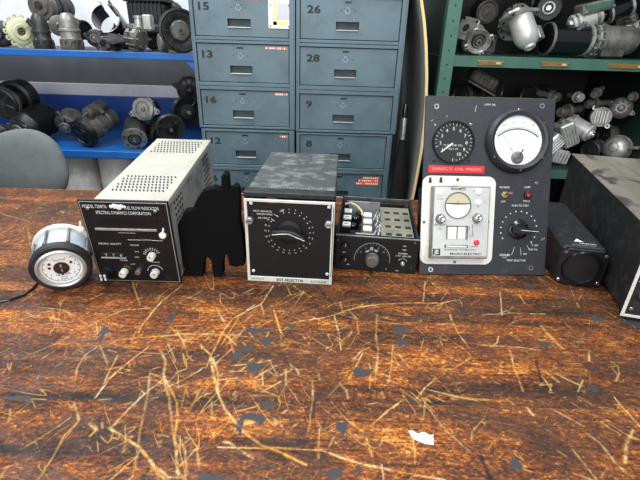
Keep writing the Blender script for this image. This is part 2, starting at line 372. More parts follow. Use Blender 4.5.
STROKES = [  # photo points along the scratches, half width, strength
 ([(8,321),(20,314),(28,313),(36,318),(50,317),(66,322)],.7,.7), ([(38,307),(68,311)],.7,.7), ([(62,310),(75,316),(90,326)],.6,.5),
 ([(88,326),(110,315),(125,310),(150,308)],.8,.6), ([(162,301),(150,315),(143,324),(138,333)],.9,.9), ([(85,326),(60,342),(35,352),(20,360)],.6,.35),
 ([(96,322),(98,334)],1,.7), ([(112,341),(135,338),(160,336),(185,334)],.9,.8), ([(98,346),(85,355),(77,368),(75,382)],.8,.6),
 ([(148,347),(125,365),(110,378),(95,398)],.9,.9), ([(118,355),(108,375),(104,384)],.9,.7), ([(100,345),(108,365)],.6,.6),
 ([(162,380),(140,398),(125,413),(110,429)],.9,.85), ([(109,428),(125,438),(140,448),(150,460),(160,475),(168,482)],1.7,1.1),
 ([(140,450),(135,462),(132,478)],1,.8), ([(138,456),(125,467),(110,480)],1,.8), ([(78,422),(65,435),(57,450),(48,465),(38,480)],.9,.6),
 ([(74,403),(79,420)],.9,.7), ([(70,418),(45,435),(20,450)],.6,.4), ([(8,466),(0,478)],.8,.6), ([(150,370),(148,395),(140,430),(135,470)],.7,.45),
 ([(182,285),(160,303)],.8,.7), ([(273,286),(261,304),(248,310),(232,320),(222,333),(213,352),(207,366)],.9,.9), ([(261,304),(264,317)],.8,.6),
 ([(285,283),(291,295)],.8,.7), ([(216,308),(221,316),(226,326)],.7,.8), ([(274,310),(278,325),(281,333)],1.2,1), ([(320,318),(295,322),(282,331)],.7,.7),
 ([(160,337),(180,334),(210,334),(240,335)],1.9,.65), ([(222,333),(229,338),(236,345)],1.3,1), ([(240,333),(231,340),(226,345)],1,.8),
 ([(160,350),(166,362),(163,374),(167,383)],1.5,.85), ([(168,344),(172,352),(175,362)],1.1,.8), ([(160,384),(168,382),(178,372),(186,369)],.8,.7),
 ([(167,383),(172,392),(177,403),(177,420),(175,440),(178,475)],1.1,1), ([(163,377),(168,395),(172,402)],1.3,.7),
 ([(200,345),(210,354),(213,372),(218,393),(225,409),(238,425),(245,433),(262,446),(275,450),(290,457),(306,465)],1.15,1.1),
 ([(210,354),(218,372),(218,393)],1.5,.7), ([(232,348),(214,365)],.8,.7), ([(202,369),(185,379),(167,388)],.7,.7), ([(208,378),(200,390),(190,410)],.8,.6),
 ([(186,388),(181,408)],.7,.7), ([(258,328),(272,320)],.8,.8), ([(277,365),(255,378)],.7,.6), ([(218,447),(240,448),(280,448),(320,450)],1,.9),
 ([(224,442),(230,443),(240,450),(254,459)],1.3,1), ([(312,380),(313,400),(308,432)],.8,.6), ([(178,435),(185,450),(187,475)],.9,.7),
 ([(168,388),(172,425),(175,445)],.9,.6), ([(197,448),(180,466)],.8,.6), ([(197,448),(199,470)],.8,.6), ([(160,470),(168,477),(184,477)],1.5,.8),
 ([(318,319),(333,315),(345,311),(365,306),(385,304),(410,303),(442,303),(456,300)],1.0,1.05), ([(358,307),(363,304)],1.2,.8),
 ([(334,315),(338,330),(341,350)],.8,.75), ([(445,303),(452,320),(458,333),(469,348)],.8,.75), ([(370,347),(360,352),(353,360)],.7,.6),
 ([(377,315),(376,335),(378,350),(375,382)],1.1,.45), ([(393,345),(391,370),(388,383)],1.1,.5), ([(470,358),(453,369),(440,369)],1,.8),
 ([(425,282),(423,302)],.8,.6), ([(436,378),(425,388),(416,399)],.7,.7), ([(427,389),(450,395),(478,401)],.8,.8), ([(401,401),(385,413),(373,424)],.9,.9),
 ([(320,450),(340,457),(365,465),(390,470),(415,475),(445,480)],1.1,.9), ([(413,440),(415,452),(415,464)],.8,.8), ([(425,402),(423,420)],.6,.5),
 ([(366,437),(372,456)],.8,.6), ([(381,465),(384,480)],.8,.7), ([(430,410),(445,430),(470,452)],.6,.4), ([(500,292),(502,315)],.7,.6),
 ([(482,315),(510,313),(545,314)],.7,.5), ([(510,350),(515,370),(523,391)],.7,.7), ([(499,336),(497,343),(490,347)],.7,.7),
 ([(541,326),(548,334),(562,348)],2.6,.4), ([(611,361),(618,366),(619,373),(616,381)],.9,.6), ([(589,350),(589,361)],1,.7), ([(555,373),(568,380),(582,386)],1,.7),
 ([(614,397),(625,410),(641,428)],.9,.9), ([(633,430),(626,445),(625,462)],2,.5), ([(587,434),(600,443),(615,462),(626,472)],1.6,.5),
 ([(573,450),(585,465),(597,480)],1.1,.7), ([(550,408),(585,427)],.7,.5), ([(482,345),(515,347),(540,350)],.8,.6), ([(578,392),(583,380)],1.2,.6),
 ([(580,397),(592,405)],1.8,.4), ([(527,408),(533,415)],1.8,.7), ([(340,384),(346,390),(348,398)],1.6,.5), ([(90,424),(96,430),(90,436)],1.6,.6),
 ([(256,365),(262,360)],1.5,.8), ([(0,213),(30,222)],.8,.4), ([(10,232),(28,226),(30,245)],.8,.35), ([(18,205),(40,201)],.7,.35)]
GRIME = [(105,331,5,4),(101,338,3,4),(256,330.5,13,2.2),(267,341,6,4),(238,355,6,4.5),(248,348,5,3.5),(268,405,6,4),(252,417,13,3.2),(240,425,3.5,8),
 (260,420,6,4),(255,367,8,5),(171,318,4,4),(516,464,6,6),(597,319,6,3),(544,344,6,3),(402,342,6,3.5),(400,330,6,4),(528,285,4,2.2),(335,473,8,5),
 (358,470,4,3),(342,427,6,6),(592,389,8,2.5),(292,326,4,2.5),(362,372,10,4),(20,398,14,2.5),(212,478,16,3),(635,322,10,5)]
WARM = [([(160,385),(270,385)],5,.8),([(160,413),(300,413)],5,.8),([(480,400),(560,403)],4,1),([(320,305),(450,309)],6,.7),([(520,318),(612,322)],5,1.1),
 ([(330,395),(480,398)],4,.9),([(60,405),(160,409)],6,.8),([(240,310),(320,309)],6,.6),([(60,300),(150,300)],9,.5),([(160,300),(230,310)],12,.5),([(330,430),(400,436)],9,.5),
 ([(560,400),(640,412)],5,.6),([(600,335),(620,350)],8,.7),([(40,375),(160,380)],6,.5),([(540,430),(620,470)],8,.5),([(330,293),(400,298)],5,.6)]
DARK_BANDS = [([(0,350),(160,352)],5,.8),([(0,395),(140,398)],5,1),([(170,352),(280,352)],11,.9),([(160,398),(235,400)],6,.9),([(420,380),(480,386)],8,1),  # darker strips of the wood itself
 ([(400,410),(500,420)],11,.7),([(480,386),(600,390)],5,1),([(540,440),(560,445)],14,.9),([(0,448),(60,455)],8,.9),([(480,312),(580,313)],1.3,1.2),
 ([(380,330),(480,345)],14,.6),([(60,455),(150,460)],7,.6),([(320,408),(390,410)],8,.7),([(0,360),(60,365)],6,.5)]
def build_bench():
    T = Thing('workbench', 'long scarred butcher block workbench in front of the lockers and shelves', 'workbench', Matrix.Translation((0, .72, 0)))
    xs = np.concatenate([[BX0], np.arange(-1.2, 1.0, .0017), [BX1]]); ys = np.concatenate([[BY0], np.arange(.30, BY1, .0018), [BY1]])
    nx, ny = len(xs), len(ys); GX, GY = np.meshgrid(xs, ys)
    A = {k: np.zeros((ny, nx)) for k in ('wear', 'grime', 'warm', 'darkness')}
    def stroke(a, pts, hw, s, taper=True, jit=None):
        for (p, q) in zip(pts[:-1], pts[1:]):
            l = math.hypot(q[0] - p[0], q[1] - p[1]); pad = hw * 2.4 + .004
            i0, i1 = np.searchsorted(xs, [min(p[0], q[0]) - pad, max(p[0], q[0]) + pad]); j0, j1 = np.searchsorted(ys, [min(p[1], q[1]) - pad, max(p[1], q[1]) + pad])
            if i1 <= i0 or j1 <= j0 or l < 1e-6: continue
            X = GX[j0:j1, i0:i1]; Y = GY[j0:j1, i0:i1]; t = np.clip(((X - p[0]) * (q[0] - p[0]) + (Y - p[1]) * (q[1] - p[1])) / l / l, 0, 1)
            d = np.hypot(X - p[0] - t * (q[0] - p[0]), Y - p[1] - t * (q[1] - p[1]))
            v = s * np.exp(-(d / hw) ** 2 * .9); a[j0:j1, i0:i1] = np.maximum(a[j0:j1, i0:i1], v)
    def w(p): q = atZ(p[0], p[1]); return (q.x, q.y)
    rng = random.Random(5)
    for pts, hw, s in STROKES:
        P = []
        for a, b_ in zip(pts[:-1], pts[1:]):
            n = max(1, int(math.hypot(b_[0] - a[0], b_[1] - a[1]) / 5))
            for i in range(n):
                f = i / n; P.append((a[0] + (b_[0] - a[0]) * f + rng.uniform(-.35, .35), a[1] + (b_[1] - a[1]) * f + rng.uniform(-.3, .3)))
        P.append(pts[-1]); Wp = [w(p) for p in P]; k = scl(atZ(*pts[0]))
        for i in range(len(Wp) - 1): stroke(A['wear'], Wp[i:i + 2], max(.0011, hw * k * .62) * rng.uniform(.6, 1.25), s * rng.uniform(.45, 1.05))
    for pts, hw, s in WARM: stroke(A['warm'], [w(p) for p in pts], hw * scl(atZ(*pts[0])), s)
    for pts, hw, s in DARK_BANDS: stroke(A['darkness'], [w(p) for p in pts], hw * scl(atZ(*pts[0])), s)
    for cx, cy, rx, ry in GRIME:
        c = atZ(cx, cy); k = scl(c); ax_ = rx * k; ay = abs(atZ(cx, cy - ry).y - c.y)
        i0, i1 = np.searchsorted(xs, [c.x - 2 * ax_, c.x + 2 * ax_]); j0, j1 = np.searchsorted(ys, [c.y - 2 * ay, c.y + 2 * ay])
        X = (GX[j0:j1, i0:i1] - c.x) / ax_; Y = (GY[j0:j1, i0:i1] - c.y) / ay; an = np.arctan2(Y, X)
        r_ = np.hypot(X, Y) * (1 + .16 * np.sin(3 * an + cx) + .12 * np.sin(5 * an + cy) + .08 * np.sin(9 * an))
        A['grime'][j0:j1, i0:i1] = np.maximum(A['grime'][j0:j1, i0:i1], np.clip((1.06 - r_) * 7, 0, 1))
    # small random scratches everywhere, more of them where the work is done
    for i in range(340):
        u = rng.random()
        if i < 200: cx, cy = rng.gauss(-.14, .16), rng.gauss(.58, .11)
        else: cx, cy = rng.uniform(-1.1, .9), rng.uniform(.3, 1.35)
        an = rng.choice([rng.gauss(1.1, .35), rng.gauss(2.1, .4), rng.gauss(.2, .3), rng.uniform(0, 3.14)]); l = rng.expovariate(1 / .016) + .006
        bend = rng.gauss(0, .18); pts = [(cx, cy)]
        for k in range(4): an += bend * .25; pts.append((pts[-1][0] + math.cos(an) * l / 4, pts[-1][1] + math.sin(an) * l / 4))
        stroke(A['wear'], pts, rng.uniform(.0008, .0012), rng.uniform(.15, .6) * (1 if i < 330 else .8))
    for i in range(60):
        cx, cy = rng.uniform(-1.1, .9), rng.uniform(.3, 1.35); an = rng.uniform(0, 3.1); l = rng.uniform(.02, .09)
        stroke(A['darkness'], [(cx, cy), (cx + l * math.cos(an), cy + l * math.sin(an))], .0018, 1.6)
    co = np.zeros((ny * nx, 3), np.float32); co[:, 0] = GX.ravel(); co[:, 1] = GY.ravel() - .72; co[:, 2] = BZ
    idx = np.arange(ny * nx).reshape(ny, nx)
    q = np.stack([idx[:-1, :-1], idx[:-1, 1:], idx[1:, 1:], idx[1:, :-1]], -1).reshape(-1, 4)
    # slab sides and underside
    n0 = ny * nx; c4 = [(BX0, BY0), (BX1, BY0), (BX1, BY1), (BX0, BY1)]
    ex = np.array([(x, y - .72, z) for z in (BZ, BZ - .055) for x, y in c4], np.float32)
    eq = np.array([[n0 + i, n0 + 4 + i, n0 + 4 + (i + 1) % 4, n0 + (i + 1) % 4] for i in range(4)] + [[n0 + 7, n0 + 6, n0 + 5, n0 + 4]])
    co = np.concatenate([co, ex]); q = np.concatenate([q, eq])
    me = bpy.data.meshes.new('tabletop'); me.vertices.add(len(co)); me.vertices.foreach_set('co', co.ravel())
    me.loops.add(q.size); me.loops.foreach_set('vertex_index', q.ravel().astype(np.int32))
    me.polygons.add(len(q)); me.polygons.foreach_set('loop_start', (np.arange(len(q)) * 4).astype(np.int32))
    me.update(calc_edges=True)
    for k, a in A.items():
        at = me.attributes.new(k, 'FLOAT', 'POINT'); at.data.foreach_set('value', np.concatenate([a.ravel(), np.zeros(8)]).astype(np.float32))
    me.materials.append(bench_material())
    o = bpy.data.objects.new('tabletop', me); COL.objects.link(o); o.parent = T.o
    for x in (BX0 + .06, BX1 - .06):
        for y in (BY0 + .06, BY1 - .06):
            T.part('leg', T.wmb().box(x - .035, x + .035, y - .035, y + .035, 0, BZ - .055, M['wood'], .004))
    T.part('rail', T.wmb().box(BX0 + .1, BX1 - .1, BY1 - .08, BY1 - .05, BZ - .15, BZ - .055, M['wood'], .003))
build_bench()
# ------------------------------------------------------------------ setting
struct('floor', MB().box(-4, 4, -2.5, 3.4, -.05, 0, M['floor']))
struct('wall_back', MB().box(-4, .36, 2.78, 2.88, 0, 2.9, M['wall']).box(.36, 4, 2.78, 2.88, 0, 2.9, M['wallg']))
# ------------------------------------------------------------------ lockers
YL = 1.85
def drawer(T, x0, x1, z0, z1, num, tape=None, card=False, hx=None, narrow=0):
    y = YL + .006; hx = hx or (x0 + x1) / 2 - .01; hz = z0 + .047; hw, hh = .045, .0145
    m = T.wmb(); f = M['lockface']; b = T.wmb
    for (a, c, d, e) in ((x0, x1, z0, hz - hh), (x0, x1, hz + hh, z1), (x0, hx - hw, hz - hh, hz + hh), (hx + hw, x1, hz - hh, hz + hh)):
        m.box(a, c, y, y + .012, d, e, f)
    D = T.part('drawer', m)
    h = T.wmb(); h.box(hx - hw, hx + hw, y + .022, y + .026, hz - hh, hz + hh, M['recess'])
    h.box(hx - hw, hx + hw, y + .002, y + .022, hz - hh - .002, hz - hh, f); h.box(hx - hw, hx + hw, y + .002, y + .022, hz + hh, hz + hh + .002, f)
    h.box(hx - hw - .002, hx - hw, y + .002, y + .022, hz - hh, hz + hh, f); h.box(hx + hw, hx + hw + .002, y + .002, y + .022, hz - hh, hz + hh, f)
    h.box(hx - hw * .97, hx + hw * .97, y - .006, y + .002, hz - hh - .003, hz - hh + .001, M['lip'], .001)
    T.part('handle', h, D)
    k = T.wmb(); k.box(hx - .014, hx + .012, y - .001, y + .001, z1 - .0155, z1 - .0095, M['deep'])
    for dx, dz in ((-.028, .040), (.028, .041), (-.012, .034), (.008, .033)): k.cyl(.0024, -.0003, .0008, M['deep'], 8, Matrix.Translation((hx + dx, y, z1 - dz)) @ FX)
    k.ring(.009, .0105, -.0002, .0005, M['lip'], 16, Matrix.Translation((hx - .002, y, z1 - .04)) @ FX)
    T.part('lock_slot', k, D)
    if num:
        t = T.wmb(); t.text(num, 0, 0, .037, M['ink'], 0, 'LEFT', X=Matrix.Translation((x0 + (.008 if x0 < -.2 else .024), y - .0005, z1 - .040)) @ FX, sx=1.45, thick=.03)
        T.part('stencilled_number', t, D)
    for q in tape or []:
        t = T.wmb(); t.box(q[0], q[1], y - .0012, y, q[2], q[3], M['orange']); 
        n = max(3, int((q[1] - q[0]) / .008)); cz = (q[2] + q[3]) / 2
        for i in range(n):
            if random.random() < .8:
                xx = q[0] + (q[1] - q[0]) * (i + .5) / n; t.box(xx - .002, xx + .002, y - .0016, y - .0012, cz - .003, cz + .003, M['paper'])
        T.part('orange_tape', t, D)
    if card:
        c0, c1 = atY(268, 2, YL), atY(291, 29, YL); t = T.wmb(); t.box(c0.x, c1.x, y - .004, y, c1.z, c0.z + .01, M['paper'], .001)
        t.box(c0.x + .018, c0.x + .032, y - .0046, y - .004, c1.z + .012, c0.z + .002, M['yellow']); t.box(c0.x + .018, c1.x - .012, y - .0046, y - .004, c1.z + .012, c1.z + .024, M['yellow'])
        t.box(c0.x + .033, c1.x - .006, y - .0046, y - .004, c1.z + .03, c0.z + .002, M['lightgrey'])
        for ax_ in (c0.x + .008, c1.x - .008):
            for az in (c1.z + .008, c0.z - .01): t.cyl(.003, 0, .002, M['ink'], 8, Matrix.Translation((ax_, y - .004, az)) @ FX)
        T.part('card_holder', t, D)
def cabinet(x0, x1, z0, z1, rows, label, plinth=0):
    T = Thing('locker_cabinet', label, 'lockers', Matrix.Translation(((x0 + x1) / 2, YL + .2, z0)), 'blue grey drawer cabinets')
    m = T.wmb(); L_ = M['locker']; dx0, dx1 = x0 + .017, x1 - .025
    m.box(x0, x0 + .004, YL, YL + .45, z0, z1, L_); m.box(x1 - .004, x1, YL, YL + .45, z0, z1, L_)
    m.box(x0 + .004, x1 - .004, YL + .446, YL + .45, z0, z1, L_); m.box(x0 + .004, x1 - .004, YL + .004, YL + .446, z1 - .004, z1, L_); m.box(x0 + .004, x1 - .004, YL + .004, YL + .446, z0, z0 + .004, L_)
    m.box(x0 + .004, dx0 - .003, YL, YL + .02, z0, z1 - .004, L_, .001); m.box(dx1 + .003, x1 - .004, YL, YL + .02, z0, z1 - .004, L_, .001)
    zs = sorted(r[0] for r in rows); prev = z0
    for r in sorted(rows, key=lambda r: r[0]):
        a = r[0] - .003
        if a > prev:
            mid = (a + prev) / 2 if prev > z0 + .01 else None
            if mid: m.box(dx0 - .003, dx1 + .003, YL, YL + .02, prev, mid - .0008, L_, .001); m.box(dx0 - .003, dx1 + .003, YL, YL + .02, mid + .0008, a, L_, .001)
            else: m.box(dx0 - .003, dx1 + .003, YL, YL + .02, prev, a, L_, .001)
        prev = r[0] + .140 + .003
    if prev < z1 - .004: m.box(dx0 - .003, dx1 + .003, YL, YL + .02, prev, z1 - .004, L_, .001)
    m.box(x0 + .004, x1 - .004, YL + .045, YL + .05, z0 + .004, z1 - .004, M['lockdark'])
    T.part('body', m)
    for r in rows: drawer(T, dx0, dx1, r[0], r[0] + .140, r[1], r[2], r[3] if len(r) > 3 else False)
LX0, LX1, RX0, RX1 = -.528, -.122, -.117, .309
def tp(*b): a = atY(b[0], b[1], YL); c = atY(b[2], b[3], YL); return (a.x, c.x, c.z, a.z)
cabinet(LX0, LX1, 1.032, 1.73, [(1.556, '', None), (1.388, '15', [(-.365, -.262, 1.514, 1.526)], True), (1.219, '13', [(-.24, -.152, 1.344, 1.353)]), (1.044, '16', [(-.205, -.152, 1.170, 1.180)])],
        'upper left blue grey locker cabinet with drawers stencilled 15, 13 and 16')
cabinet(RX0, RX1, 1.026, 1.73, [(1.560, '', [(.12, .27, 1.561, 1.566)]), (1.388, '26', None), (1.216, '28', None), (1.038, '9', None)],
        'upper right blue grey locker cabinet with drawers stencilled 26, 28 and 9')
cabinet(LX0 + .006, LX1 - .002, .10, 1.028, [(.874, '12', [(-.188, -.152, .996, 1.006)]), (.704, '6', None), (.534, '', None), (.364, '', None), (.194, '', None)],
        'lower left locker cabinet with a drawer numbered 12 above the hidden ones')
cabinet(RX0 + .002, RX1 - .012, .10, 1.022, [(.872, '8', None), (.702, '', [(.185, .255, .822, .832), (.165, .255, .808, .820), (.155, .255, .795, .806)]), (.532, '', None), (.362, '', None), (.192, '', None)],
        'lower right locker cabinet with drawer 8 and orange tape on the drawer below')
single('cabinet_plinth', MB().box(LX0, RX1, YL + .03, YL + .45, 0, .10, M['lockdark'], .002), 'dark plinth carrying the four blue grey locker cabinets', 'plinth')
# ------------------------------------------------------------------ left shelving
YS = 2.12
ZU = atY(100, 51, YS).z; ZLW = atY(110, 151.5, YS).z
def shelf_left():
    T = Thing('blue_shelving', 'blue painted shelving with two loaded shelves left of the lockers', 'shelving', Matrix.Translation((-1.1, YS + .25, 0)))
    x0, x1 = -2.3, -.534
    m = T.wmb(); m.box(x0, x1, YS, YS + .012, ZU - .030, ZU - .001, M['blue'], .002); m.box(x0, x1, YS + .012, YS + .5, ZU - .022, ZU, M['shelfgrey'])
    T.part('upper_shelf', m)
    m = T.wmb(); m.box(x0, x1, YS, YS + .60, ZLW - .035, ZLW, M['blue'], .002); T.part('lower_shelf', m)
    m = T.wmb(); m.box(x0, x1, YS + .60, YS + .62, ZLW - .03, atY(100, 96, YS + .6).z, M['dblue'], .002); T.part('back_board', m)
    m = T.wmb(); za = atY(100, 96, YS + .6).z; zb = atY(100, 84, YS + .6).z; m.box(x0, x1, YS + .60, YS + .63, za + .001, zb, M['lightgrey'], .003); T.part('shaded_wall_strip', m)  # white wall in shadow, built as a pale grey strip
    m = T.wmb(); m.box(x0, x1, YS + .61, YS + .63, zb + .001, ZU - .03, M['panelgrey']); T.part('rear_panel', m)
    m = T.wmb(); m.box(x0, x1, YS - .01, YS + .6, .30, .335, M['dblue'], .002); T.part('bottom_shelf', m)
    for x in (x0, x1 - .03):
        for y in ((YS + .005, YS + .56) if x == x0 else (YS + .56,)): T.part('post', T.wmb().box(x, x + .04, y + .013, y + .04, 0, ZU - .035, M['blue'], .002))
    m = T.wmb(); b0 = atY(186, 66, YS + .02); m.prism([(-.64, ZU - .036), (-.536, ZU - .036), (-.536, ZU - .14)], 0, .02, M['blue'], Matrix.Translation((0, YS + .02, 0)) @ Matrix.Rotation(R(90), 4, 'X')); T.part('gusset', m)
shelf_left()
# ------------------------------------------------------------------ round flow gauge
def flow_gauge():
    fc = Vector((-.525, .752, 0)); ax = Vector((-.40, .90, 0)).normalized(); ax.z = .15; ax.normalize()   # front -> back
    rb, rf, Lg = .0705, .073, .104; K_ = .80
    zc = BZ + (rb * math.sqrt(1 - ax.z ** 2) + .001) * K_; fc.z = zc
    X = frame(fc, -ax)                                # local +z comes out of the dial
    up = (X.to_3x3().inverted() @ Vector((0, 0, 1))); X = X @ Matrix.Rotation(math.atan2(-up.x, up.y), 4, 'Z') @ Matrix.Diagonal((K_, K_, K_, 1))
    T = Thing('round_gauge', 'round white dial flow gauge lying on its side at the left end of the row', 'gauge', Matrix.Translation((fc.x, fc.y + .03, BZ)))
    w = lambda: T.wmb(X)
    T.part('bezel', w().lathe([(.056, -.002), (.0575, .001), (.066, .001), (rb, -.004), (rb, -.020), (.064, -.024)], M['black'], 56, None, False, False))
    T.part('dial_ring', w().lathe([(.0475, -.006), (.049, .0015), (.0525, .004), (.0575, .001)], M['edge'], 56, None, False, False))
    d = w(); d.cyl(.0485, -.008, -.006, M['dial'], 48); dz = -.0055
    d.lathe([(.041, 0), (.0425, 0)], M['gink'], 40, Matrix.Translation((0, 0, dz)), False, False, a0=130, a1=410)
    for i in range(13): d.tick(0, 0, .036, .042, 130 + i * 280 / 12 - 170 * 0, .0011, M['ink'], dz)
    for i, n_ in enumerate(('0', '2', '4', '6', '8', '10')):
        a = R(215 - i * 50); d.text(n_, .032 * math.cos(a), .032 * math.sin(a), .006, M['ink'], dz)
    d.text('FUEL FLOW', 0, .024, .0065, M['ink'], dz, w=.026); d.text('LB \u25a0 HR', 0, -.021, .008, M['ink'], dz, w=.032); d.text('TOTAL', 0, -.029, .005, M['ink'], dz, w=.016); d.text('FUEL USED', 0, -.035, .0045, M['ink'], dz, w=.016)
    D = T.part('dial', d)
    h = w(); h.cyl(.0165, -.006, -.004, M['deep'], 32); h.ring(.0165, .018, -.006, -.0035, M['ink'], 32); h.box(-.002, .002, .003, .012, -.004, -.0034, M['gink']); h.box(-.0015, .0015, -.011, -.002, -.004, -.0034, M['gink']); T.part('counter_window', h, D)
    k = w()
    for (x, y) in ((-.026, .004), (-.024, .016), (.024, .014)): k.cyl(.0034, -.006, -.004, M['ink'], 14, Matrix.Translation((x, y, 0)))
    T.part('dot', k, D)
    T.part('glass', w().lathe([(.049, 0), (.045, .001), (0, .0012)], M['glass'], 40, None, False, False))
    T.part('housing', w().lathe([(.064, -.022), (.063, -.024), (.0625, -Lg + .012)], M['milky'], 56, None, False, False))
    f = w(); f.lathe([(.045, -Lg - .004), (rf - .004, -Lg - .004), (rf, -Lg), (rf, -Lg + .009), (rf - .002, -Lg + .012), (.060, -Lg + .012)], M['ivory'], 56, None, True, False); T.part('rear_flange', f)
    for i in range(8):
        a = R(22 + 45 * i); x, y = .0668 * math.cos(a), .0668 * math.sin(a); r_ = w(); r_.cyl(.0032, -Lg + .012, -.022, M['steel'], 10, Matrix.Translation((x, y, 0)))
        r_.cyl(.0052, -.034, -.024, M['steel'], 6, Matrix.Translation((x, y, 0))); T.part('tie_rod', r_)
    c = T.wmb(); P = [fc + ax * .1 + Vector((-.03, 0, -.045))]
    for q in ((37, 285), (33, 290), (24, 296), (10, 301), (-8, 304), (-30, 306)): v = atZ(*q); P.append(Vector((v.x, v.y, BZ + .003)))
    P[0] = Vector((P[1].x + .03, P[1].y + .05, BZ + .006)); c.tube(P, .0026, M['gloss'], 8); T.part('cable', c, label='black cable trailing off to the left')
flow_gauge()
# ------------------------------------------------------------------ fuel flow indicator
def fuel_indicator():
    Wd, H, D = .178, .198, .385
    T = Thing('flow_indicator', 'long cream topped instrument with black fuel flow front panel beside the round gauge', 'instrument', dev(-.391, .803, BZ, .6, 5.6))
    on = T.on; hw = Wd / 2
    cl, cr = -hw + .031, hw - .002
    m = T.mb(); m.box(cl + .001, cr - .001, .006, D, .004, H - .004, M['greymetal'], .003)
    for j in range(11):                                # punched slots on the right side, front and rear groups
        for y0 in (.040, .285):
            for i in range(4):
                y = y0 + i * .0155 + (j % 2) * .003; z = H - .026 - j * .0140; m.box(cr - .0012, cr - .0006, y, y + .0085, z, z + .0052, M['deep'])
    T.part('case', m)
    m = T.mb(); m.box(cl - .001, cr + .001, .006, D + .001, H - .006, H - .001, M['cream'], .001); m.box(cl - .001, cl + .0005, .006, D, H - .03, H - .005, M['cream']); m.box(cr - .0005, cr + .001, .006, D, H - .012, H - .005, M['cream'])
    for (ya, rows, py_) in ((.052, 6, .0145), (.285, 6, .0150)):
        for j in range(rows):
            for i in range(14):
                x = cl + .018 + i * .0080 + (j % 2) * .0040; y = ya + j * py_; q = Matrix.Translation((x, y, H - .0008)) @ Matrix.Rotation(R(26), 4, 'Z')
                m.box(-.0017, .0017, -.0050, .0050, -.0003, .0002, M['ink'], X=q)
    T.part('top_cover', m)
    m = T.mb(); m.box(.042, .072, .205, .245, H - .001, H - .0003, M['yellow'])
    for i in range(3): m.box(.047, .066, .213 + i * .010, .215 + i * .010, H - .0005, H - .0002, M['gink'])
    T.part('paper_label', m)
    m = T.mb(); m.box(-hw, hw, 0, .006, 0, H, M['face'], .001); m.box(-hw + .0025, hw - .0025, -.0004, .003, .0025, H - .0030, M['edge'], .0002); m.box(-hw + .0040, hw - .0040, -.0007, .003, .0040, H - .0045, M['face'], .0002); P = T.part('front_panel', m)
    # display
    ax_, az = on(98, 216.5); bx, bz = on(158, 226.5); m = T.mb(); m.box(ax_, bx, -.0016, 0, bz, az, M['gloss'], .0006); T.part('display_window', m)
    l0 = on(95, 227); l1 = on(157.5, 231); m = T.mb(); z = (l0[1] + l1[1]) / 2; m.box(l0[0], l1[0], -.004, 0, z - .003, z + .0022, M['alu'], .001); T.part('display_ledge', m)
    t = T.mb(face())
    def tx(s, px, py, size, mm='wink', **k): x, z_ = on(px, py); t.text(s, x, z_, size, M[mm], .0010, **k)
    PXW = .00196
    for q in (('MODEL 7208TA', 94.5, 206.3, .0105, 25), ('FUEL FLOW INDICATOR', 141.5, 208.3, .0100, 36), ('SPECTRAL DYNAMICS CORPORATION', 123.5, 213, .0100, 57), ('POUNDS PER HOUR', 127, 232.8, .0035, 18), ('SPECIFIC GRAVITY', 110, 243.6, .0055, 25),
              ('FUNCTION', 146.5, 239.8, .0045, 11), ('TIME BASE', 134.5, 245, .0045, 10), ('ON', 137, 251.5, .004, 4), ('TEST', 137, 257, .004, 5), ('MODE', 124, 260, .005, 8), ('GATE', 133, 264, .0035, 5), ('RANGE', 156, 262, .0040, 8)):
        x, z_ = on(q[1], q[2]); t.text(q[0], x, z_, q[3], M['wink'], .0010, w=q[4] * PXW * .97, thick=.0)
    x, z = on(145, 240.5)
    for (u0, u1) in ((128, 141), (152, 163)):
        a = on(u0, 239.5 + (u0 - 128) * .03); b = on(u1, 239.5 + (u1 - 128) * .03); t.box(a[0], b[0], a[1] - .0005, a[1] + .0004, .0008, .0011, M['wink'])
    kx, kz = on(152.5, 255)
    for i in range(9): t.tick(kx, kz, .0125, .019, 25 + i * 18, .0009, M['wink'], .001)
    kx2, kz2 = on(156, 271.5); t.arc(kx2, kz2, .0165, .0175, 20, 140, M['wink'], .001); t.arc(kx2, kz2, .0165, .0175, 150, 175, M['wink'], .001)
    kx3, kz3 = on(125, 271)
    for i in range(4): t.tick(kx3, kz3, .012, .018, 30 + i * 18, .001, M['brass'], .001)
    T.part('lettering', t)
    m = T.mb(face()); cx, cz = on(117, 206.5)
    for (dx, dz, r_) in ((-.012, 0, .004), (-.005, .001, .006), (.003, -.001, .0065), (.009, .001, .0045), (.015, 0, .003)): m.lathe([(r_, 0), (r_ * .6, .0006)], M['white'], 7, Matrix.Translation((cx + dx, cz + dz, .0007)))
    T.part('emblem', m)
    a = on(102, 253.5); b = on(126, 256.5)
    m = T.mb(); m.box(a[0], b[0], -.003, 0, b[1] - .001, a[1] + .004, M['deep'], .001); m.box(a[0] - .002, b[0] + .002, -.006, 0, b[1] - .003, b[1], M['greymetal'], .001)
    for i, n_ in enumerate('770'): m.text(n_, a[0] + .01 + i * .0155, (a[1] + b[1]) / 2 + .001, .009, M['wink'], .0034, X=FX)
    T.part('thumbwheel', m)
    knob(T, kx, kz, .0082, .015, M['ivory'], ptr=M['ink'], ang=100); knob(T, kx2, kz2, .0085, .016, M['ivory'], ptr=M['ink'], ang=60)
    knob(T, kx3, kz3, .0082, .016, M['ivory'], ptr=M['ink'], ang=120); x, z = on(139.5, 270); knob(T, x, z, .0062, .012, M['chrome'], 'push_button')
    x, z = on(108, 271); m = T.mb(face(x, z)); m.lathe([(.014, 0), (.013, .005), (.009, .006), (.009, .016), (.0105, .018), (.0105, .024), (0, .024)], M['dark2'], 24)
    for i in range(4): a_ = R(45 + 90 * i); m.box(-.002, .002, -.003, .003, .0235, .0255, M['wink'], X=Matrix.Translation((.006 * math.cos(a_), .006 * math.sin(a_), 0)))
    T.part('connector', m)
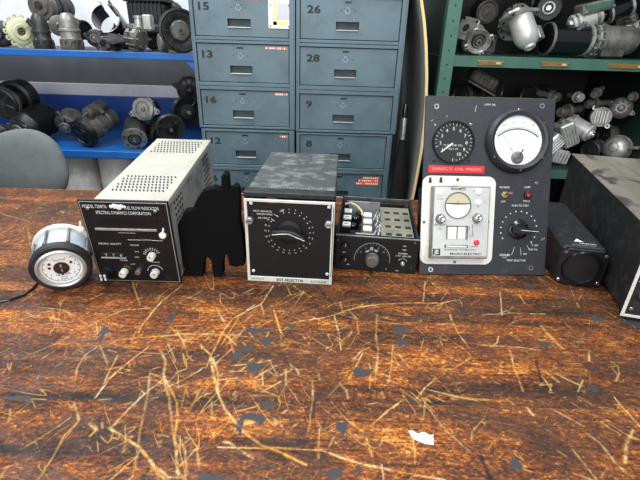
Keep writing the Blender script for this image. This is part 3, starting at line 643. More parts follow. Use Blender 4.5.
    for px, py, lean in ((81, 229, .3), (163, 235, .25)):
        x, z = on(px, py); m = T.mb(face(x, z)); m.lathe([(.0075, 0), (.0075, .004), (.005, .007), (0, .008)], M['white'], 18)
        m.prism([(-.0028, 0), (.0028, 0), (.0034 + lean * .01, .017), (.0005 + lean * .01, .018)], .002, .005, M['white'], b=.0004); T.part('toggle_clamp', m)
    m = T.mb()
    for px, py in ((87.5, 208), (155, 211)): x, z = on(px, py); screw(m, x, z, .0034, M['edge'])
    x, z = on(167, 277); screw(m, x, z, .0026, M['dark2']); T.part('screw', m)
    m = T.mb(Matrix.Translation((cl - .001, .022, .150)) @ Matrix.Rotation(R(-90), 4, 'Y')); m.lathe([(.006, 0), (.006, .006), (.009, .008), (.009, .014), (0, .015)], M['dark2'], 16); T.part('side_stud', m)
    for x in (cl + .02, cr - .02): T.part('rear_foot', T.mb().lathe([(.008, -.0346), (.010, -.033), (.010, .0045)], M['deep'], 16, Matrix.Translation((x, D - .03, 0))))
fuel_indicator()
# ------------------------------------------------------------------ black pronged shape
def black_shape():
    base = atZ(213, 280); Y0 = base.y + .012
    T = Thing('pronged_block', 'plain flat black lumpy shape with finger-like prongs standing beside the cream topped instrument', 'black shape', Matrix.Translation((base.x, Y0, BZ)))
    px = [(178, 223), (184, 211.5), (191, 211), (196, 200), (201, 192), (205, 189.5), (209, 189), (213, 187.5), (217, 189), (219.5, 191), (220.5, 184), (220.5, 177), (222.5, 174), (225, 173.5), (228, 176), (229, 190), (231.5, 188), (234.5, 185.5), (238, 187.5), (239.8, 195), (240, 222), (243, 236),
          (245, 255), (244, 266), (236, 268), (229, 266), (226, 254), (223, 262), (223, 275), (218, 279), (213, 278), (211.5, 270), (211, 262), (207, 257), (204, 264), (203, 276), (198, 281), (190, 281), (187, 274), (182, 266), (176, 252), (174.5, 236)]
    out = []
    for q in px: p = atY(q[0], q[1], Y0); out.append((p.x, max(p.z, BZ + .001)))
    cx = sum(p[0] for p in out) / len(out); cz = .98
    T_ = .014; n = len(out); rings = []
    def inset(p, i, d):
        a = Vector(out[i - 1]); b = Vector(out[(i + 1) % n]); t = (b - a); nn = Vector((-t.y, t.x)).normalized(); return Vector(p) - nn * d * (-1 if area < 0 else 1) * -1
    area = sum(out[i][0] * out[(i + 1) % n][1] - out[(i + 1) % n][0] * out[i][1] for i in range(n))
    vs, fs = [], []
    for (d, y) in ((.0025, -T_), (.0008, -T_ + .003), (0, -T_ + .008), (0, T_ - .008), (.0008, T_ - .003), (.0025, T_)):
        for i, p in enumerate(out): q = inset(p, i, d); vs.append((q.x, Y0 + T_ + y, q.y))
    for j in range(5):
        for i in range(n): k = (i + 1) % n; fs.append((j * n + i, j * n + k, (j + 1) * n + k, (j + 1) * n + i))
    fs.append(list(range(n))[::-1]); fs.append([5 * n + i for i in range(n)])
    T.part('body', T.wmb().add(vs, fs, M['matblack']))
black_shape()
# ------------------------------------------------------------------ selector box
def selector():
    Wd, H, D = .188, .204, .33
    T = Thing('selector_box', 'black box with white edged selector panel, big rotary switch and scratched grey top', 'instrument', dev(-.065, .825, BZ, -2.7, 0))
    on = T.on; hw = Wd / 2
    m = T.mb(); m.box(-hw + .004, hw - .002, .008, D, .004, H + .001, M['black'], .003); T.part('case', m)
    m = T.mb(); m.box(-hw + .003, hw - .001, .03, D + .001, H, H + .004, M['scratchtop'], .0015)
    for i in range(26): m.cyl(.0014, 0, .0006, M['lip'], 6, Matrix.Translation((-hw + .012 + i * .0066, .036, H + .0038)))
    T.part('top_cover', m)
    m = T.mb(); m.box(-hw - .002, hw + .001, 0, .030, H - .008, H + .004, M['black'], .002); T.part('front_lip', m)
    P = T.part('front_panel', T.mb().box(-hw, hw, -.004, .008, 0, H - .009, M['face'], .001))
    b = .0062; Hh = H - .009; m = T.mb(); z0 = 0
    for q in ((-hw, -hw + b, z0, Hh), (hw - b, hw, z0, Hh), (-hw + b, hw - b, Hh - b, Hh), (-hw + b, hw - b, z0, z0 + .0125)): m.box(q[0], q[1], -.0068, -.004, q[2], q[3], M['ivory'], .0008)
    m.box(hw - .0032, hw - .0018, -.0071, -.0067, .02, Hh - .01, M['ink']); T.part('panel_border', m)
    t = T.mb(face(0, 0, .0068)); t.text('EGT-SELECTOR', .001, .0062, .0095, M['ink'], .0004, w=.060, thick=.02); t.text('EDISON', -.071, .0064, .0055, M['ink'], .0004, w=.027); t.text('A-0113-A.02', .065, .0062, .008, M['ink'], .0004, w=.036, thick=.01)
    t2 = T.mb(face(0, 0, .004)); cx, cz = on(289.5, 231)
    for i in range(24):
        a = R(90 - 15 * i); 
        if i in (21, 22): continue
        r_ = .051; x, z = cx + r_ * math.cos(a), cz + r_ * math.sin(a); t2.text(str(i + 1), x, z, .0048, M['wink'], .0006); x, z = cx + .044 * math.cos(a), cz + .044 * math.sin(a); t2.cyl(.0011, 0, .0006, M['wink'], 6, Matrix.Translation((x, z, 0)))
    def tx(s, px, py, size, **k): x, z_ = on(px, py, .004); t2.text(s, x, z_, size, M['wink'], .0006, **k)
    tx('AVE ST. INDIVIDUAL', 262.5, 211.2, .0052, w=.040); tx('THERMOCOUPLES', 264.5, 214.2, .0052, w=.034); tx('AVE. TEMP 1T', 264, 218, .0052, w=.025); tx('OFF', 282, 211, .0055, w=.009)
    for q in (((274, 214.3), (278.5, 216.5)), ((271, 218.5), (274.5, 221))): a = on(*q[0], .004); b_ = on(*q[1], .004); t2.tube([(a[0], a[1], .0006), (b_[0], b_[1], .0006)], .0005, M['wink'], 4)
    T.part('border_lettering', t, P); T.part('lettering', t2, P)
    m = T.mb(face()); x, z = on(272, 200.5, .004); m.lathe([(.013, .0041), (0, .0046)], mat('rust_stain', (92, 48, 34), .7, 0, (40, 26, 24), .6, 60), 20, Matrix.Translation((x, z, 0)) @ Matrix.Diagonal((1.2, .55, 1, 1))); T.part('stain', m, P)
    # bar knob
    k = T.mb(face(cx, cz, .004)); k.lathe([(.028, 0), (.027, .004), (.018, .006), (.017, .010)], M['face'], 36)
    K = T.part('rotary_switch', k)
    q = T.mb(face(cx, cz, .010)); bar = [(-.039, .001), (-.034, .0085), (-.006, .0115), (.010, .0095), (.034, -.004), (.041, -.0125), (.033, -.0135), (.012, -.0085), (-.003, -.0075), (-.030, -.0055)]
    q.prism(bar, 0, .017, M['dark2'], b=.0025); q.tube([(-.033, .0016, .0172), (-.012, .0044, .0174), (.001, .0052, .0176), (.034, -.0088, .0172)], .0010, M['edge'], 6); T.part('bar_handle', q, K)
    for (px, py) in ((251, 203), (329, 207), (253.5, 270.5), (327, 274)): x, z = on(px, py, .004); m = T.mb(); screw(m, x, z, .0036, M['white'], .004); T.part('screw', m)
    for (px, py) in ((250, 220), (328.5, 224)):
        x, z = on(px, py, .008); m = T.mb(face(x, z, .0068)); m.lathe([(.0075, 0), (.0075, .008), (.006, .0095), (0, .0095)], M['alu'], 20, wob=lambda a, zz: 1 + .04 * math.cos(14 * a)); m.box(-.005, .005, -.0007, .0007, .0094, .0099, M['ink']); T.part('thumbscrew', m)
    m = T.mb()
    for x in (-hw + .012, hw - .012): m.box(x - .008, x + .008, .02, .05, -.0, .005, M['deep'], .001)
    T.part('feet', m)
selector()
# ------------------------------------------------------------------ open chassis
def chassis():
    Wd, H, D = .190, .088, .264; g = .0035
    T = Thing('open_chassis', 'open topped black electronics chassis with dial and relays between selector box and gauge panel', 'instrument', dev(.131, .881, BZ, -5.5, 0))
    on = T.on; hw = Wd / 2
    m = T.mb(); m.box(-hw, -hw + g, .004, D, 0, H, M['black'], .001); m.box(hw - g, hw, .004, D, 0, H, M['black'], .001)
    m.box(-hw + g, hw - g, D - g, D, 0, H + .002, M['steel'], .001); m.box(-hw + g, hw - g, .004, D - g, 0, g, M['dark2']); T.part('case', m)
    m = T.mb(); m.box(-hw, hw, -.001, .004, 0, H, M['face'], .0012); m.box(-hw, hw, .004, .014, H - .0025, H, M['dark2'], .0006); m.box(-hw + .0005, hw - .0005, 0, .003, H - .0002, H + .001, M['greymetal']); P = T.part('front_panel', m)
    m = T.mb(); z = H - .050; m.box(-hw + g, hw - g, .014, D - g, z - .002, z, M['steel']); T.part('deck', m)
    # right plate with slots
    m = T.mb(); zt = H - .010; x0, x1 = .010, hw - .008
    m.box(x0, x1, .020, .225, zt - .0015, zt, M['khaki'], .0005); m.box(x0, x0 + .002, .020, .225, z, zt - .0015, M['dalu'])
    for j in range(4):
        for i in range(3):
            x = x0 + .018 + i * .024; y = .042 + j * .046; m.lathe([(.008, 0), (.007, .003), (0, .0035)], M['steel'], 12, Matrix.Translation((x, y + .004, zt - .001)) @ Matrix.Diagonal((1, .55, 1, 1)), a0=0, a1=180); m.box(x - .007, x + .007, y - .003, y + .003, zt - .0002, zt + .0003, M['deep'])
    T.part('slotted_plate', m)
    m = T.mb(); m.box(-hw + .02, x0, .225, .232, z, H, M['greymetal']); m.box(-hw + .012, .01, .235, .246, H - .018, H - .004, mat('blue_strip', (30, 70, 140), .5), .001)
    m.box(.012, hw - .02, .235, .248, H - .018, H - .003, M['dark2'], .001); T.part('terminal_strip', m)
    for j in range(3):                                # white relays left
        y = .075 + j * .045; q = T.mb(); q.box(-hw + .008, -hw + .030, y, y + .028, z, H - .012, M['dark2'], .001); q.box(-hw + .010, -hw + .030, y + .003, y + .022, H - .012, H - .006, M['white'], .001); q.box(-hw + .014, -hw + .025, y + .008, y + .010, H - .006, H - .0055, M['ink']); T.part('relay', q)
    for j in range(3):
        y = .055 + j * .044; q = T.mb(); q.box(-.038, -.010, y, y + .030, z, H - .014, M['steel'], .001); q.box(-.034, -.012, y + .004, y + .026, H - .014, H - .006, M['white'], .002); T.part('potentiometer', q)
    q = T.mb(); q.box(-.052, -.004, .025, .048, z, H - .012, M['silver'], .002); T.part('transformer', q)
    for (x, y, r_, h_, mm) in ((-.055, .16, .012, .034, 'gloss'), (-.060, .118, .011, .030, 'gloss'), (-.045, .20, .010, .030, 'dark2'), (-.058, .08, .009, .026, 'dark2')):
        T.part('capacitor', T.mb().lathe([(r_ * .9, 0), (r_, .002), (r_, h_ - .002), (r_ * .85, h_), (0, h_)], M[mm], 20, Matrix.Translation((x, y, z))))
    T.part('coil', T.mb().lathe([(.004, 0), (.012, .004), (.013, .014), (.010, .022), (.004, .026)], M['yel2'], 18, Matrix.Translation((-.062, .048, z + .005)), wob=lambda a, zz: 1 + .1 * math.sin(5 * a + zz * 500)))
    w = T.mb(); w.tube([(-.085, .215, H - .004), (-.070, .212, H + .001), (-.052, .195, H - .001), (-.040, .175, H - .006), (-.036, .16, H - .014)], .003, M['wire'], 8); T.part('wiring', w)
    for k in range(10):
        x = -.004 + random.uniform(-.004, .008); y = .05 + k * .016; w = [(x - .006, y, H - .02), (x, y + .006, H - .008), (x + .008, y + .002, H - .013), (x + .004, y - .008, H - .022)]
        T.part('lead', T.mb().tube(w, .0011, M['chrome'] if k % 2 else M['wink'], 6))
    kx, kz = on(372, 258.5); t = T.mb(face(0, 0, .001))
    t.arc(kx, kz, .0405, .0415, -10, 190, M['gink']); 
    for i in range(13): t.tick(kx, kz, .036, .0400, 20 + i * 11.5, .0007, M['gink'])
    for i, s_ in enumerate(('2', '4', '6', '8', '10')): a = R(150 - i * 28); t.text(s_, kx + .031 * math.cos(a), kz + .031 * math.sin(a), .006, M['gink'])
    for (a0, a1, r0, r1) in ((60, 80, .020, .026), (88, 104, .022, .030), (110, 135, .020, .025)): t.arc(kx, kz, r0, r1, a0, a1, M['gink'], n=6)
    def tx(s, px, py, size, **k): x, z_ = on(px, py); t.text(s, x, z_, size, M['wink'], .0006, **k)
    tx('ON', 404.5, 246, .005); tx('TEST', 404.5, 250, .005); tx('POWER', 403, 253.5, .0058); tx('115V  400 CPS', 403, 256, .0058); tx('SET', 344, 252, .005); tx('BAL', 348, 264, .005); tx('MA', 397, 270.5, .0048)
    x, z_ = on(402.5, 262); t.arc(x, z_, .0095, .0102, 20, 160, M['wink']); T.part('lettering', t)
    knob(T, kx, kz, .0145, .020, M['steel'], 'tuning_knob', .001, skirt=.0165, flut=24)
    for px, py, r_ in ((345, 244.5, .0098), (345, 258.5, .0098)): x, z_ = on(px, py); knob(T, x, z_, r_, .014, M['gloss'], 'small_knob', .001, ptr=M['gink'], ang=70, flut=12)
    x, z_ = on(402.5, 263); m = T.mb(face(x, z_, .001)); m.prism(hexa(.006), 0, .003, M['chrome']); m.cyl(.0028, .003, .012, M['chrome'], 12, b=.0008); T.part('toggle', m)
    m = T.mb()
    for px, py in ((338, 240), (415, 243), (411, 268), (386, 269)): x, z_ = on(px, py); screw(m, x, z_, .0024, M['steel'], .001)
    T.part('screw', m)
chassis()
# ------------------------------------------------------------------ gauge panel
def gauge_panel():
    Wd, H = .300, .407
    T = Thing('gauge_panel', 'upright dark panel with two round gauges, red tape label and a white framed meter', 'instrument panel', dev(.384, .876, BZ + .002, 2.2, -20.4))
    on = T.on; hw = Wd / 2; th = .005
    P = T.part('plate', T.mb().box(-hw, hw, 0, th, 0, H, M['slate'], .0012).box(-hw + .001, hw - .001, .0005, th - .0005, H - .0001, H + .0005, M['dust']))
    def tx(t, s, px, py, size, mm='wink', **k): x, z_ = on(px, py); t.text(s, x, z_, size, M[mm], .0006, **k)
    for px, py in ((436.5, 106.5), (542, 106), (430.5, 269.5), (530.5, 268)):
        x, z = on(px, py); m = T.mb(face(x, z)); m.ring(.0032, .0058, 0, .0012, M['chrome'], 20); m.cyl(.0032, 0, .0004, M['deep'], 16); T.part('eyelet', m)
    # oil pressure gauge
    x, z = on(453, 142.5); q = on(432, 142.5); r_ = x - q[0]
    m = T.mb(face(x, z)); m.lathe([(r_ * .90, .004), (r_ * .93, .009), (r_ * .98, .009), (r_, .006), (r_, 0)], M['gloss'], 48, None, False, False); m.cyl(r_ * .92, -.06, 0, M['black'], 40); G = T.part('pressure_gauge', m)
    d = T.mb(face(x, z)); d.cyl(r_ * .92, .001, .003, M['face'], 48); nums = ('10', '9', '8', '7', '6', '5', '4', '3', '2', '1', '0')
    for i in range(26):
        a = -12 - 0 + i * 9.6 * 1.28 - 0; d.tick(0, 0, r_ * (.74 if i % 5 == 0 else .80), r_ * .88, 195 - i * 11.4, r_ * .022, M['wink'], .0034)
    for i, s_ in enumerate(('1', '2', '3', '4', '5', '6', '7', '8', '9', '10')): a = R(215 - i * 31); d.text(s_, r_ * .62 * math.cos(a), r_ * .62 * math.sin(a), r_ * .22, M['wink'], .0034, thick=.01)
    d.text('FUEL OR OIL', 0, -.007, r_ * .13, M['wink'], .0034, w=r_ * .9); d.text('PSI x 10', 0, -.015, r_ * .13, M['wink'], .0034, w=r_ * .42); T.part('gauge_face', d, G)
    n = T.mb(face(x, z)); a = R(220); n.prism([(.02 * r_, .05 * r_), (-.03 * r_, -.0), (r_ * .8 * math.cos(a), r_ * .8 * math.sin(a)), (.06 * r_, -.02 * r_)], .0042, .0050, M['white']); n.cyl(r_ * .07, .003, .0058, M['dark2'], 12); n.tick(0, 0, 0, r_ * .74, 219, r_ * .05, M['white'], .0046); T.part('needle', n, G)
    T.part('gauge_glass', T.mb(face(x, z)).lathe([(r_ * .92, .0075), (0, .008)], M['glass'], 36, None, False, False), G)
    for px, py in ((435.5, 125), (471, 124.5), (434, 160.5), (469, 160.5)):
        a, b = on(px, py); m = T.mb(); screw(m, a, b, .0034, M['chrome'] if py < 140 else M['dark2']); T.part('screw', m)
    # big meter
    x, z = on(516.5, 141); q = on(484.3, 141); r_ = x - q[0]
    m = T.mb(face(x, z)); m.lathe([(r_ * .74, .010), (r_ * .78, .016), (r_ * .86, .018), (r_ * .95, .012), (r_ * .98, .004), (r_, 0)], M['slate'], 64, None, False, False); m.cyl(r_ * .78, -.055, 0, M['black'], 40)
    G = T.part('large_meter', m)
    d = T.mb(face(x, z)); R_ = r_ * .75; d.cyl(R_, .002, .006, M['dial'], 56); oy = -R_ * .78
    d.arc(0, oy, R_ * 1.22, R_ * 1.27, 48, 132, M['ink'], .0064); d.arc(0, oy, R_ * 1.30, R_ * 1.315, 48, 132, M['gink'], .0064)
    for i in range(41): d.tick(0, oy, R_ * 1.30, R_ * (1.42 if i % 5 == 0 else 1.36), 48 + i * 2.1, .0005, M['ink'], .0064)
    for i, s_ in enumerate(('1000', '800', '600', '400', '200', '0')): a = 52 + i * 15.2; d.text(s_, R_ * 1.5 * math.cos(R(a)), oy + R_ * 1.5 * math.sin(R(a)), .0066, M['gink'], .0064, rot=a - 90)
    for i, s_ in enumerate(('50', '40', '30', '20', '10', '0')): a = 55 + i * 14; d.text(s_, R_ * 1.12 * math.cos(R(a)), oy + R_ * 1.12 * math.sin(R(a)), .0055, M['gink'], .0064, rot=a - 90)
    for s_, dy in (('F.I.', .012), ('DEGREES', .002), ('CENT. AC', -.006), ('TYPE 1  CLASS A', -.020)): d.text(s_, 0, dy, .0055, M['gink'], .0064)
    T.part('meter_scale', d, G)
    c = T.mb(face(x, z - R_ * .68)); c.lathe([(.014, .006), (.014, .010), (.010, .014), (0, .015)], M['dalu'], 24); c.box(-.010, .010, -.002, .002, .0145, .017, M['steel'], X=Matrix.Rotation(.4, 4, 'Z')); c.tick(0, 0, 0, .020, 60, .003, M['dark2'], .0145); T.part('movement_cap', c, G)
    n = T.mb(face(x, z)); n.tick(0, oy, 0, R_ * 1.2, 122, .0007, M['ink'], .008); T.part('needle', n, G)
    T.part('meter_glass', T.mb(face(x, z)).lathe([(r_ * .77, .0135), (r_ * .4, .016), (0, .0165)], M['glass'], 40, None, False, False), G)
    for a in (35, 95, 155, 215, 325, 275): m = T.mb(); screw(m, x + r_ * .9 * math.cos(R(a)), z + r_ * .9 * math.sin(R(a)), .0028, M['steel'] if a != 95 else M['chrome'], .0145); T.part('meter_screw', m, G)
    # red tape
    a = on(428.5, 165); b = on(484, 173.5); m = T.mb(); m.box(a[0], b[0], -.0009, 0, b[1], a[1], M['red'], .0002); tp_ = T.part('red_tape_label', m)
    t = T.mb(face()); t.text('DIRECT OIL PRESS', (a[0] + b[0]) / 2, (a[1] + b[1]) / 2, .0085, M['pink'], .0012, w=(b[0] - a[0]) * .88); T.part('embossed_lettering', t, tp_)
    # white framed meter
    a = on(422.5, 175.5); b = on(491, 264.5); wx, wz = b[0] - a[0], a[1] - b[1]; cx, cz = (a[0] + b[0]) / 2, (a[1] + b[1]) / 2; X = face(cx, cz)
    m = T.mb(X); m.prism(rrect(wx, wz, .018, 7), 0, .004, M['ivory'], b=.0008)
    m.box(-wx * .36, wx * .36, -wz * .42, wz * .38, -.122, 0, M['dark2'], .002); B = T.part('surround', m, label='white rounded surround')
    a2 = on(430.5, 186); b2 = on(483.5, 258); m = T.mb(); m.box(a2[0], b2[0], -.020, 0, b2[1], a2[1], M['dalu'], .0015); m.box(a2[0] + .004, b2[0] - .002, -.0212, -.0195, b2[1] + .006, a2[1] - .003, M['silver'], .0004); T.part('meter_body', m)
    t = T.mb(face(0, 0, .0212)); on2 = lambda px, py: on(px, py, .0212)
    def t2(s, px, py, size, mm='ink', **k): x_, z_ = on2(px, py); t.text(s, x_, z_, size, M[mm], .0004, **k)
    t2('MANOMETIC', 458.5, 189.0, .0062, thick=.02, w=.034); t2('ON TEST', 440, 199, .0038); t2('LO', 474, 191.5, .004); t2('HI', 478, 207, .004); t2('ZERO ADJUST', 440, 224.8, .0048); t2('FINE', 440, 229, .0042); t2('SPAN', 476, 223.5, .0042); t2('OPERATE', 474, 246.5, .0038)
    t2('BALANCING  POWER SUPPLY', 460, 250, .0048, w=.075); t2('MICRO-ELECTRIC', 465.5, 254, .0068, thick=.02, w=.072)
    x_, z_ = on2(436.5, 252); t.box(x_ - .0085, x_ + .0085, z_ - .0075, z_ + .0075, .0001, .0004, M['ink']); t.text('JE', x_, z_, .0125, M['silver'], .0006, thick=.04)
    for pts in (((468, 236), (472.5, 236), (472.5, 224)), ((467, 230), (469.5, 230), (469.5, 226))):
        for p, q in zip(pts[:-1], pts[1:]): u = on2(*p); v = on2(*q); t.tube([(u[0], u[1], .0003), (v[0], v[1], .0003)], .0004, M['ink'], 4)
    T.part('meter_lettering', t, B)
    x, z = on2(457.8, 205.5); r_ = on2(471, 205.5)[0] - x; m = T.mb(face(x, z, .0212)); m.lathe([(r_ * .93, .0006), (r_ * .93, .0018), (r_, .0018), (r_, 0)], M['steel'], 40, None, False, False); m.cyl(r_ * .94, 0, .0008, M['olive'], 40)
    m.lathe([(0, 0), (r_ * .9, 0)], M['dial'], 24, Matrix.Translation((0, 0, .0012)), False, False, a0=180 - 7, a1=360 + 7); m.box(-r_ * .9, r_ * .9, r_ * .10, r_ * .17, .0008, .0018, M['ink']); m.cyl(.002, .0008, .0024, M['brass'], 10, Matrix.Translation((0, r_ * .3, 0)))
    for i in range(9): m.tick(0, r_ * .5, r_ * .86, r_ * (1.0 if i % 2 else 1.06), 230 + i * 10, .0005, M['ink'], .0016)
    m.tick(0, r_ * .2, 0, r_ * .5, 255, .0006, M['ink'], .0018); T.part('small_meter', m)
    for px, py, r_, mm, nm in ((439.8, 192.5, .0072, 'white', 'push_button'), (478.8, 191.8, .0072, 'white', 'push_button'), (478.5, 202.3, .0068, 'white', 'push_button'), (476.3, 242.5, .0066, 'redknob', 'red_button')):
        x, z = on2(px, py); m = T.mb(face(x, z, .0212)); m.lathe([(r_, 0), (r_ * .96, .002), (r_ * .7, .0036), (0, .0042)], M[mm], 22, None, True, False); T.part(nm, m)
    for px, py in ((440.3, 219), (477, 218)):
        x, z = on2(px, py); m = T.mb(face(x, z, .0212)); m.lathe([(.0115, 0), (.0105, .004), (.0105, .006)], M['dalu'], 24, wob=lambda a, zz: 1 + .03 * math.cos(12 * a)); m.lathe([(.0085, .006), (.0080, .013), (.0055, .0145), (.003, .0135), (0, .0135)], M['chrome'], 20); T.part('knurled_knob', m)
    x, z = on2(457, 232.5); x1, z1 = on2(467.5, 239.3); w_, h_ = x1 - x, z - z1; m = T.mb(face(x, z, .0212)); m.box(-w_, w_, -h_, h_, -.001, .0006, M['olive']); m.box(-w_, -w_ + .0025, -h_, h_, 0, .002, M['dalu']); m.box(w_ - .005, w_, -h_, h_, 0, .002, M['dalu']); m.box(-w_, w_, h_ - .002, h_, 0, .002, M['steel']); m.box(-.0007, .0007, -h_, h_, .0006, .0012, M['ink'])
    m.box(-w_ + .004, -.002, -h_ + .001, h_ - .003, .0006, .001, M['dial']); m.box(.002, w_ - .007, -h_ + .001, h_ - .003, .0006, .001, M['dial'])
    for i in range(7): m.box(-.006, -.002, -h_ + .003 + i * .0028, -h_ + .0036 + i * .0028, .001, .0012, M['gink']); m.box(.004, .008, -h_ + .003 + i * .0028, -h_ + .0036 + i * .0028, .001, .0012, M['gink'])
    T.part('scale_window', m)
    a = on2(444.5, 245.3); b = on2(467.5, 247.4); m = T.mb(face(0, 0, .0212)); m.box(a[0], b[0], b[1] - .001, a[1] + .001, 0, .001, M['ink']); m.box(a[0] + .003, b[0] - .003, b[1], a[1] - .0006, .0006, .003, M['white'], .0005); T.part('slide_switch', m)
    for px, py in ((429.8, 180), (440.5, 179.8)): x, z = on(px, py, .004); m = T.mb(face(x, z, .004)); m.prism([(-.003, -.006), (.0045, -.006), (.003, .006), (-.001, .006)], 0, .0015, M['deep']); T.part('paint_chip', m, B)
    for px, py in ((457.5, 179.5), (424, 222), (488, 221.7), (454.5, 262)): x, z = on(px, py, .004); m = T.mb(); screw(m, x, z, .0032, M['steel'], .004); T.part('screw', m)
    # right hand controls
    x, z = on(504.3, 194.5); m = T.mb(face(x, z)); m.prism(hexa(.0085), 0, .003, M['chrome']); m.cyl(.0062, .003, .006, M['brass'], 16); m.tube([(0, 0, .006), (.003, .002, .014), (.007, .003, .022)], .003, M['chrome'], 10, rad=[.002, .0026, .0036]); T.part('toggle_switch', m)
    x, z = on(527.5, 195); m = T.mb(face(x, z)); m.lathe([(.0095, 0), (.009, .006), (.0075, .007)], M['dark2'], 24); m.lathe([(.0075, .006), (.006, .011), (0, .0125)], M['redlens'], 20); T.part('indicator_lamp', m)
    t = T.mb(face()); tx(t, 'POWER', 504.5, 187.5, .0068); tx(t, 'LAMP', 527, 187.3, .0062); tx(t, 'OFF', 503, 201.7, .0062); tx(t, 'PRESS', 526.5, 201.3, .0062); tx(t, 'PUSH TO TEST', 520, 205.7, .0062); tx(t, 'LOW OIL', 490, 104.8, .0062)
    cx, cz = on(518.5, 229.5); rr = cx - on(502.5, 229.5)[0]
    for i in range(15): a = R(205 - 18 * i + 5); t.cyl(.0015, 0, .0007, M['wink'], 8, Matrix.Translation((cx + rr * 1.12 * math.cos(a), cz + rr * 1.12 * math.sin(a), 0)))
    for u, v in (((514.5, 247), (511.5, 255)), ((520.5, 247.5), (520.8, 255)), ((527, 245), (529, 250)), ((530.5, 242), (533, 246))): a = on(*u); b = on(*v); t.tube([(a[0], a[1], .0005), (b[0], b[1], .0005)], .0005, M['wink'], 4)
    tx(t, 'COOLER', 504.5, 255, .0062, thick=.02); tx(t, 'OUT', 504.5, 257.5, .005); tx(t, 'INT', 525, 254, .0055); tx(t, 'CDP', 536, 245.5, .0055); tx(t, 'ENG OIL', 533, 249.5, .0055); tx(t, 'TEMP SELECTOR', 516, 260.5, .0062); T.part('lettering', t, P)
    k = T.mb(face(cx, cz)); k.lathe([(.024, 0), (.0225, .003), (.015, .006), (.014, .010), (0, .010)], M['gloss'], 32, None, True, False); K = T.part('rotary_switch', k)
    q = T.mb(face(cx, cz, .010)); q.prism([(-.024, -.006), (-.023, .006), (-.010, .0085), (.010, .005), (.036, -.002), (.037, -.0045), (.010, -.0095), (-.012, -.009)], 0, .014, M['dark2'], b=.002); q.tube([(-.006, .0, .0142), (.034, -.0032, .0142)], .0006, M['wink'], 4); T.part('bar_handle', q, K)
    x, z = on(536.5, 183); m = T.mb(); screw(m, x, z, .0042, M['chrome'], 0); T.part('screw', m)
    m = T.mb()
    for px, py, l, an in ((475, 112, .016, 80), (498, 205, .0, 0), (431, 121, .006, 30), (447, 117, .004, 90), (541, 240, .01, 30), (475.5, 180, .0, 0)):
        if l: x, z = on(px, py); m.tick(x, z, 0, l, an, .0016, M['gink'], .0004, face())
    T.part('scratches', m, P)
gauge_panel()
# ------------------------------------------------------------------ square black instrument
def square_instrument():
    W2, H, D = .050, .094, .316
    T = Thing('square_instrument', 'long black square faced instrument with four screws lying between gauge panel and dusty box', 'instrument', dev(.587, .842, BZ, -10.6, 0))
    on = T.on
    m = T.mb(); m.box(-W2 + .004, W2 - .004, .010, D, .001, H - .002, M['black'], .006); T.part('case', m)
    m = T.mb(face(0, H / 2 - .001)); o = [(-W2, -.030), (-.030, -.045), (.030, -.045), (W2, -.030), (W2, .030), (.036, .045), (-.036, .045), (-W2, .030)]
    m.prism(o, -.012, 0, M['dark2'], b=.002); F_ = T.part('flange', m)
    m = T.mb(face(0, H / 2 - .001)); m.lathe([(.034, 0), (.036, .006), (.040, .006), (.042, 0)], M['gloss'], 40, None, False, False); m.cyl(.035, -.001, .001, M['deep'], 36); T.part('lens_ring', m)
    for sx in (-1, 1):
        for sz in (-1, 1):
            m = T.mb(); screw(m, sx * .041, H / 2 + sz * .034 - .001, .0042, M['chrome'] if sz < 0 else M['steel']); T.part('screw', m)
    t = T.mb(); t.prism([(-.010, -.006), (.010, -.006), (0, .010)], 0, .0006, M['wink'], Matrix.Translation((-.006, .045, H - .0015)))
    t.text('CAUTION', .010, .030, .008, M['wink'], 0, X=Matrix.Translation((0, 0, H - .0012))); t.text('FRAGILE INSTRUMENT', .0, .020, .0052, M['gink'], 0, X=Matrix.Translation((0, 0, H - .0012))); T.part('warning_print', t)
square_instrument()
# ------------------------------------------------------------------ dusty box
def dusty_box():
    Wd, H, D = .32, .191, .62; hw = Wd / 2
    T = Thing('dusty_box', 'large black instrument case with dusty mottled top at the right end of the bench', 'instrument', dev(.763, .679, BZ, -15.1, 0))
    on = T.on
    T.part('case', T.mb().box(-hw + .004, hw, .008, D, .012, H - .002, M['black'], .003))
    T.part('top_cover', T.mb().box(-hw + .002, hw + .001, .010, D + .002, H - .003, H, M['dust'], .0015))
    m = T.mb(); m.box(-hw, hw, -.002, .008, .008, H, M['black'], .001)
    for q in ((-hw, -hw + .006, .008, H), (hw - .006, hw, .008, H), (-hw + .006, hw - .006, H - .006, H), (-hw + .006, hw - .006, .008, .014)): m.box(q[0], q[1], -.005, -.002, q[2], q[3], M['ivory'], .0008)
    T.part('front_panel', m)
    for (x, z, r_) in ((-.133, .060, .0105), (-.09, .12, .012), (-.133, .115, .008), (0, .09, .016)): knob(T, x, z, r_, .018, M['chrome'], 'knob', .002, ptr=M['ink'], ang=60)
    m = T.mb()
    for (x, z) in ((-.145, .027), (.145, .027), (-.145, .175), (.145, .175)): screw(m, x, z, .0042, M['chrome'], .002)
    T.part('screw', m)
    m = T.mb(face(0, 0, .002)); m.box(-.15, -.06, .088, .0895, 0, .0008, M['wink']); m.text('ADJ', -.133, .082, .007, M['wink'], .0006); m.text('ZERO', -.09, .14, .007, M['wink'], .0006); T.part('lettering', m)
    for x in (-hw + .03, hw - .03):
        for y in (.03, D - .05): T.part('foot', T.mb().lathe([(.012, 0), (.014, .003), (.014, .013)], M['deep'], 16, Matrix.Translation((x, y, 0))))
dusty_box()
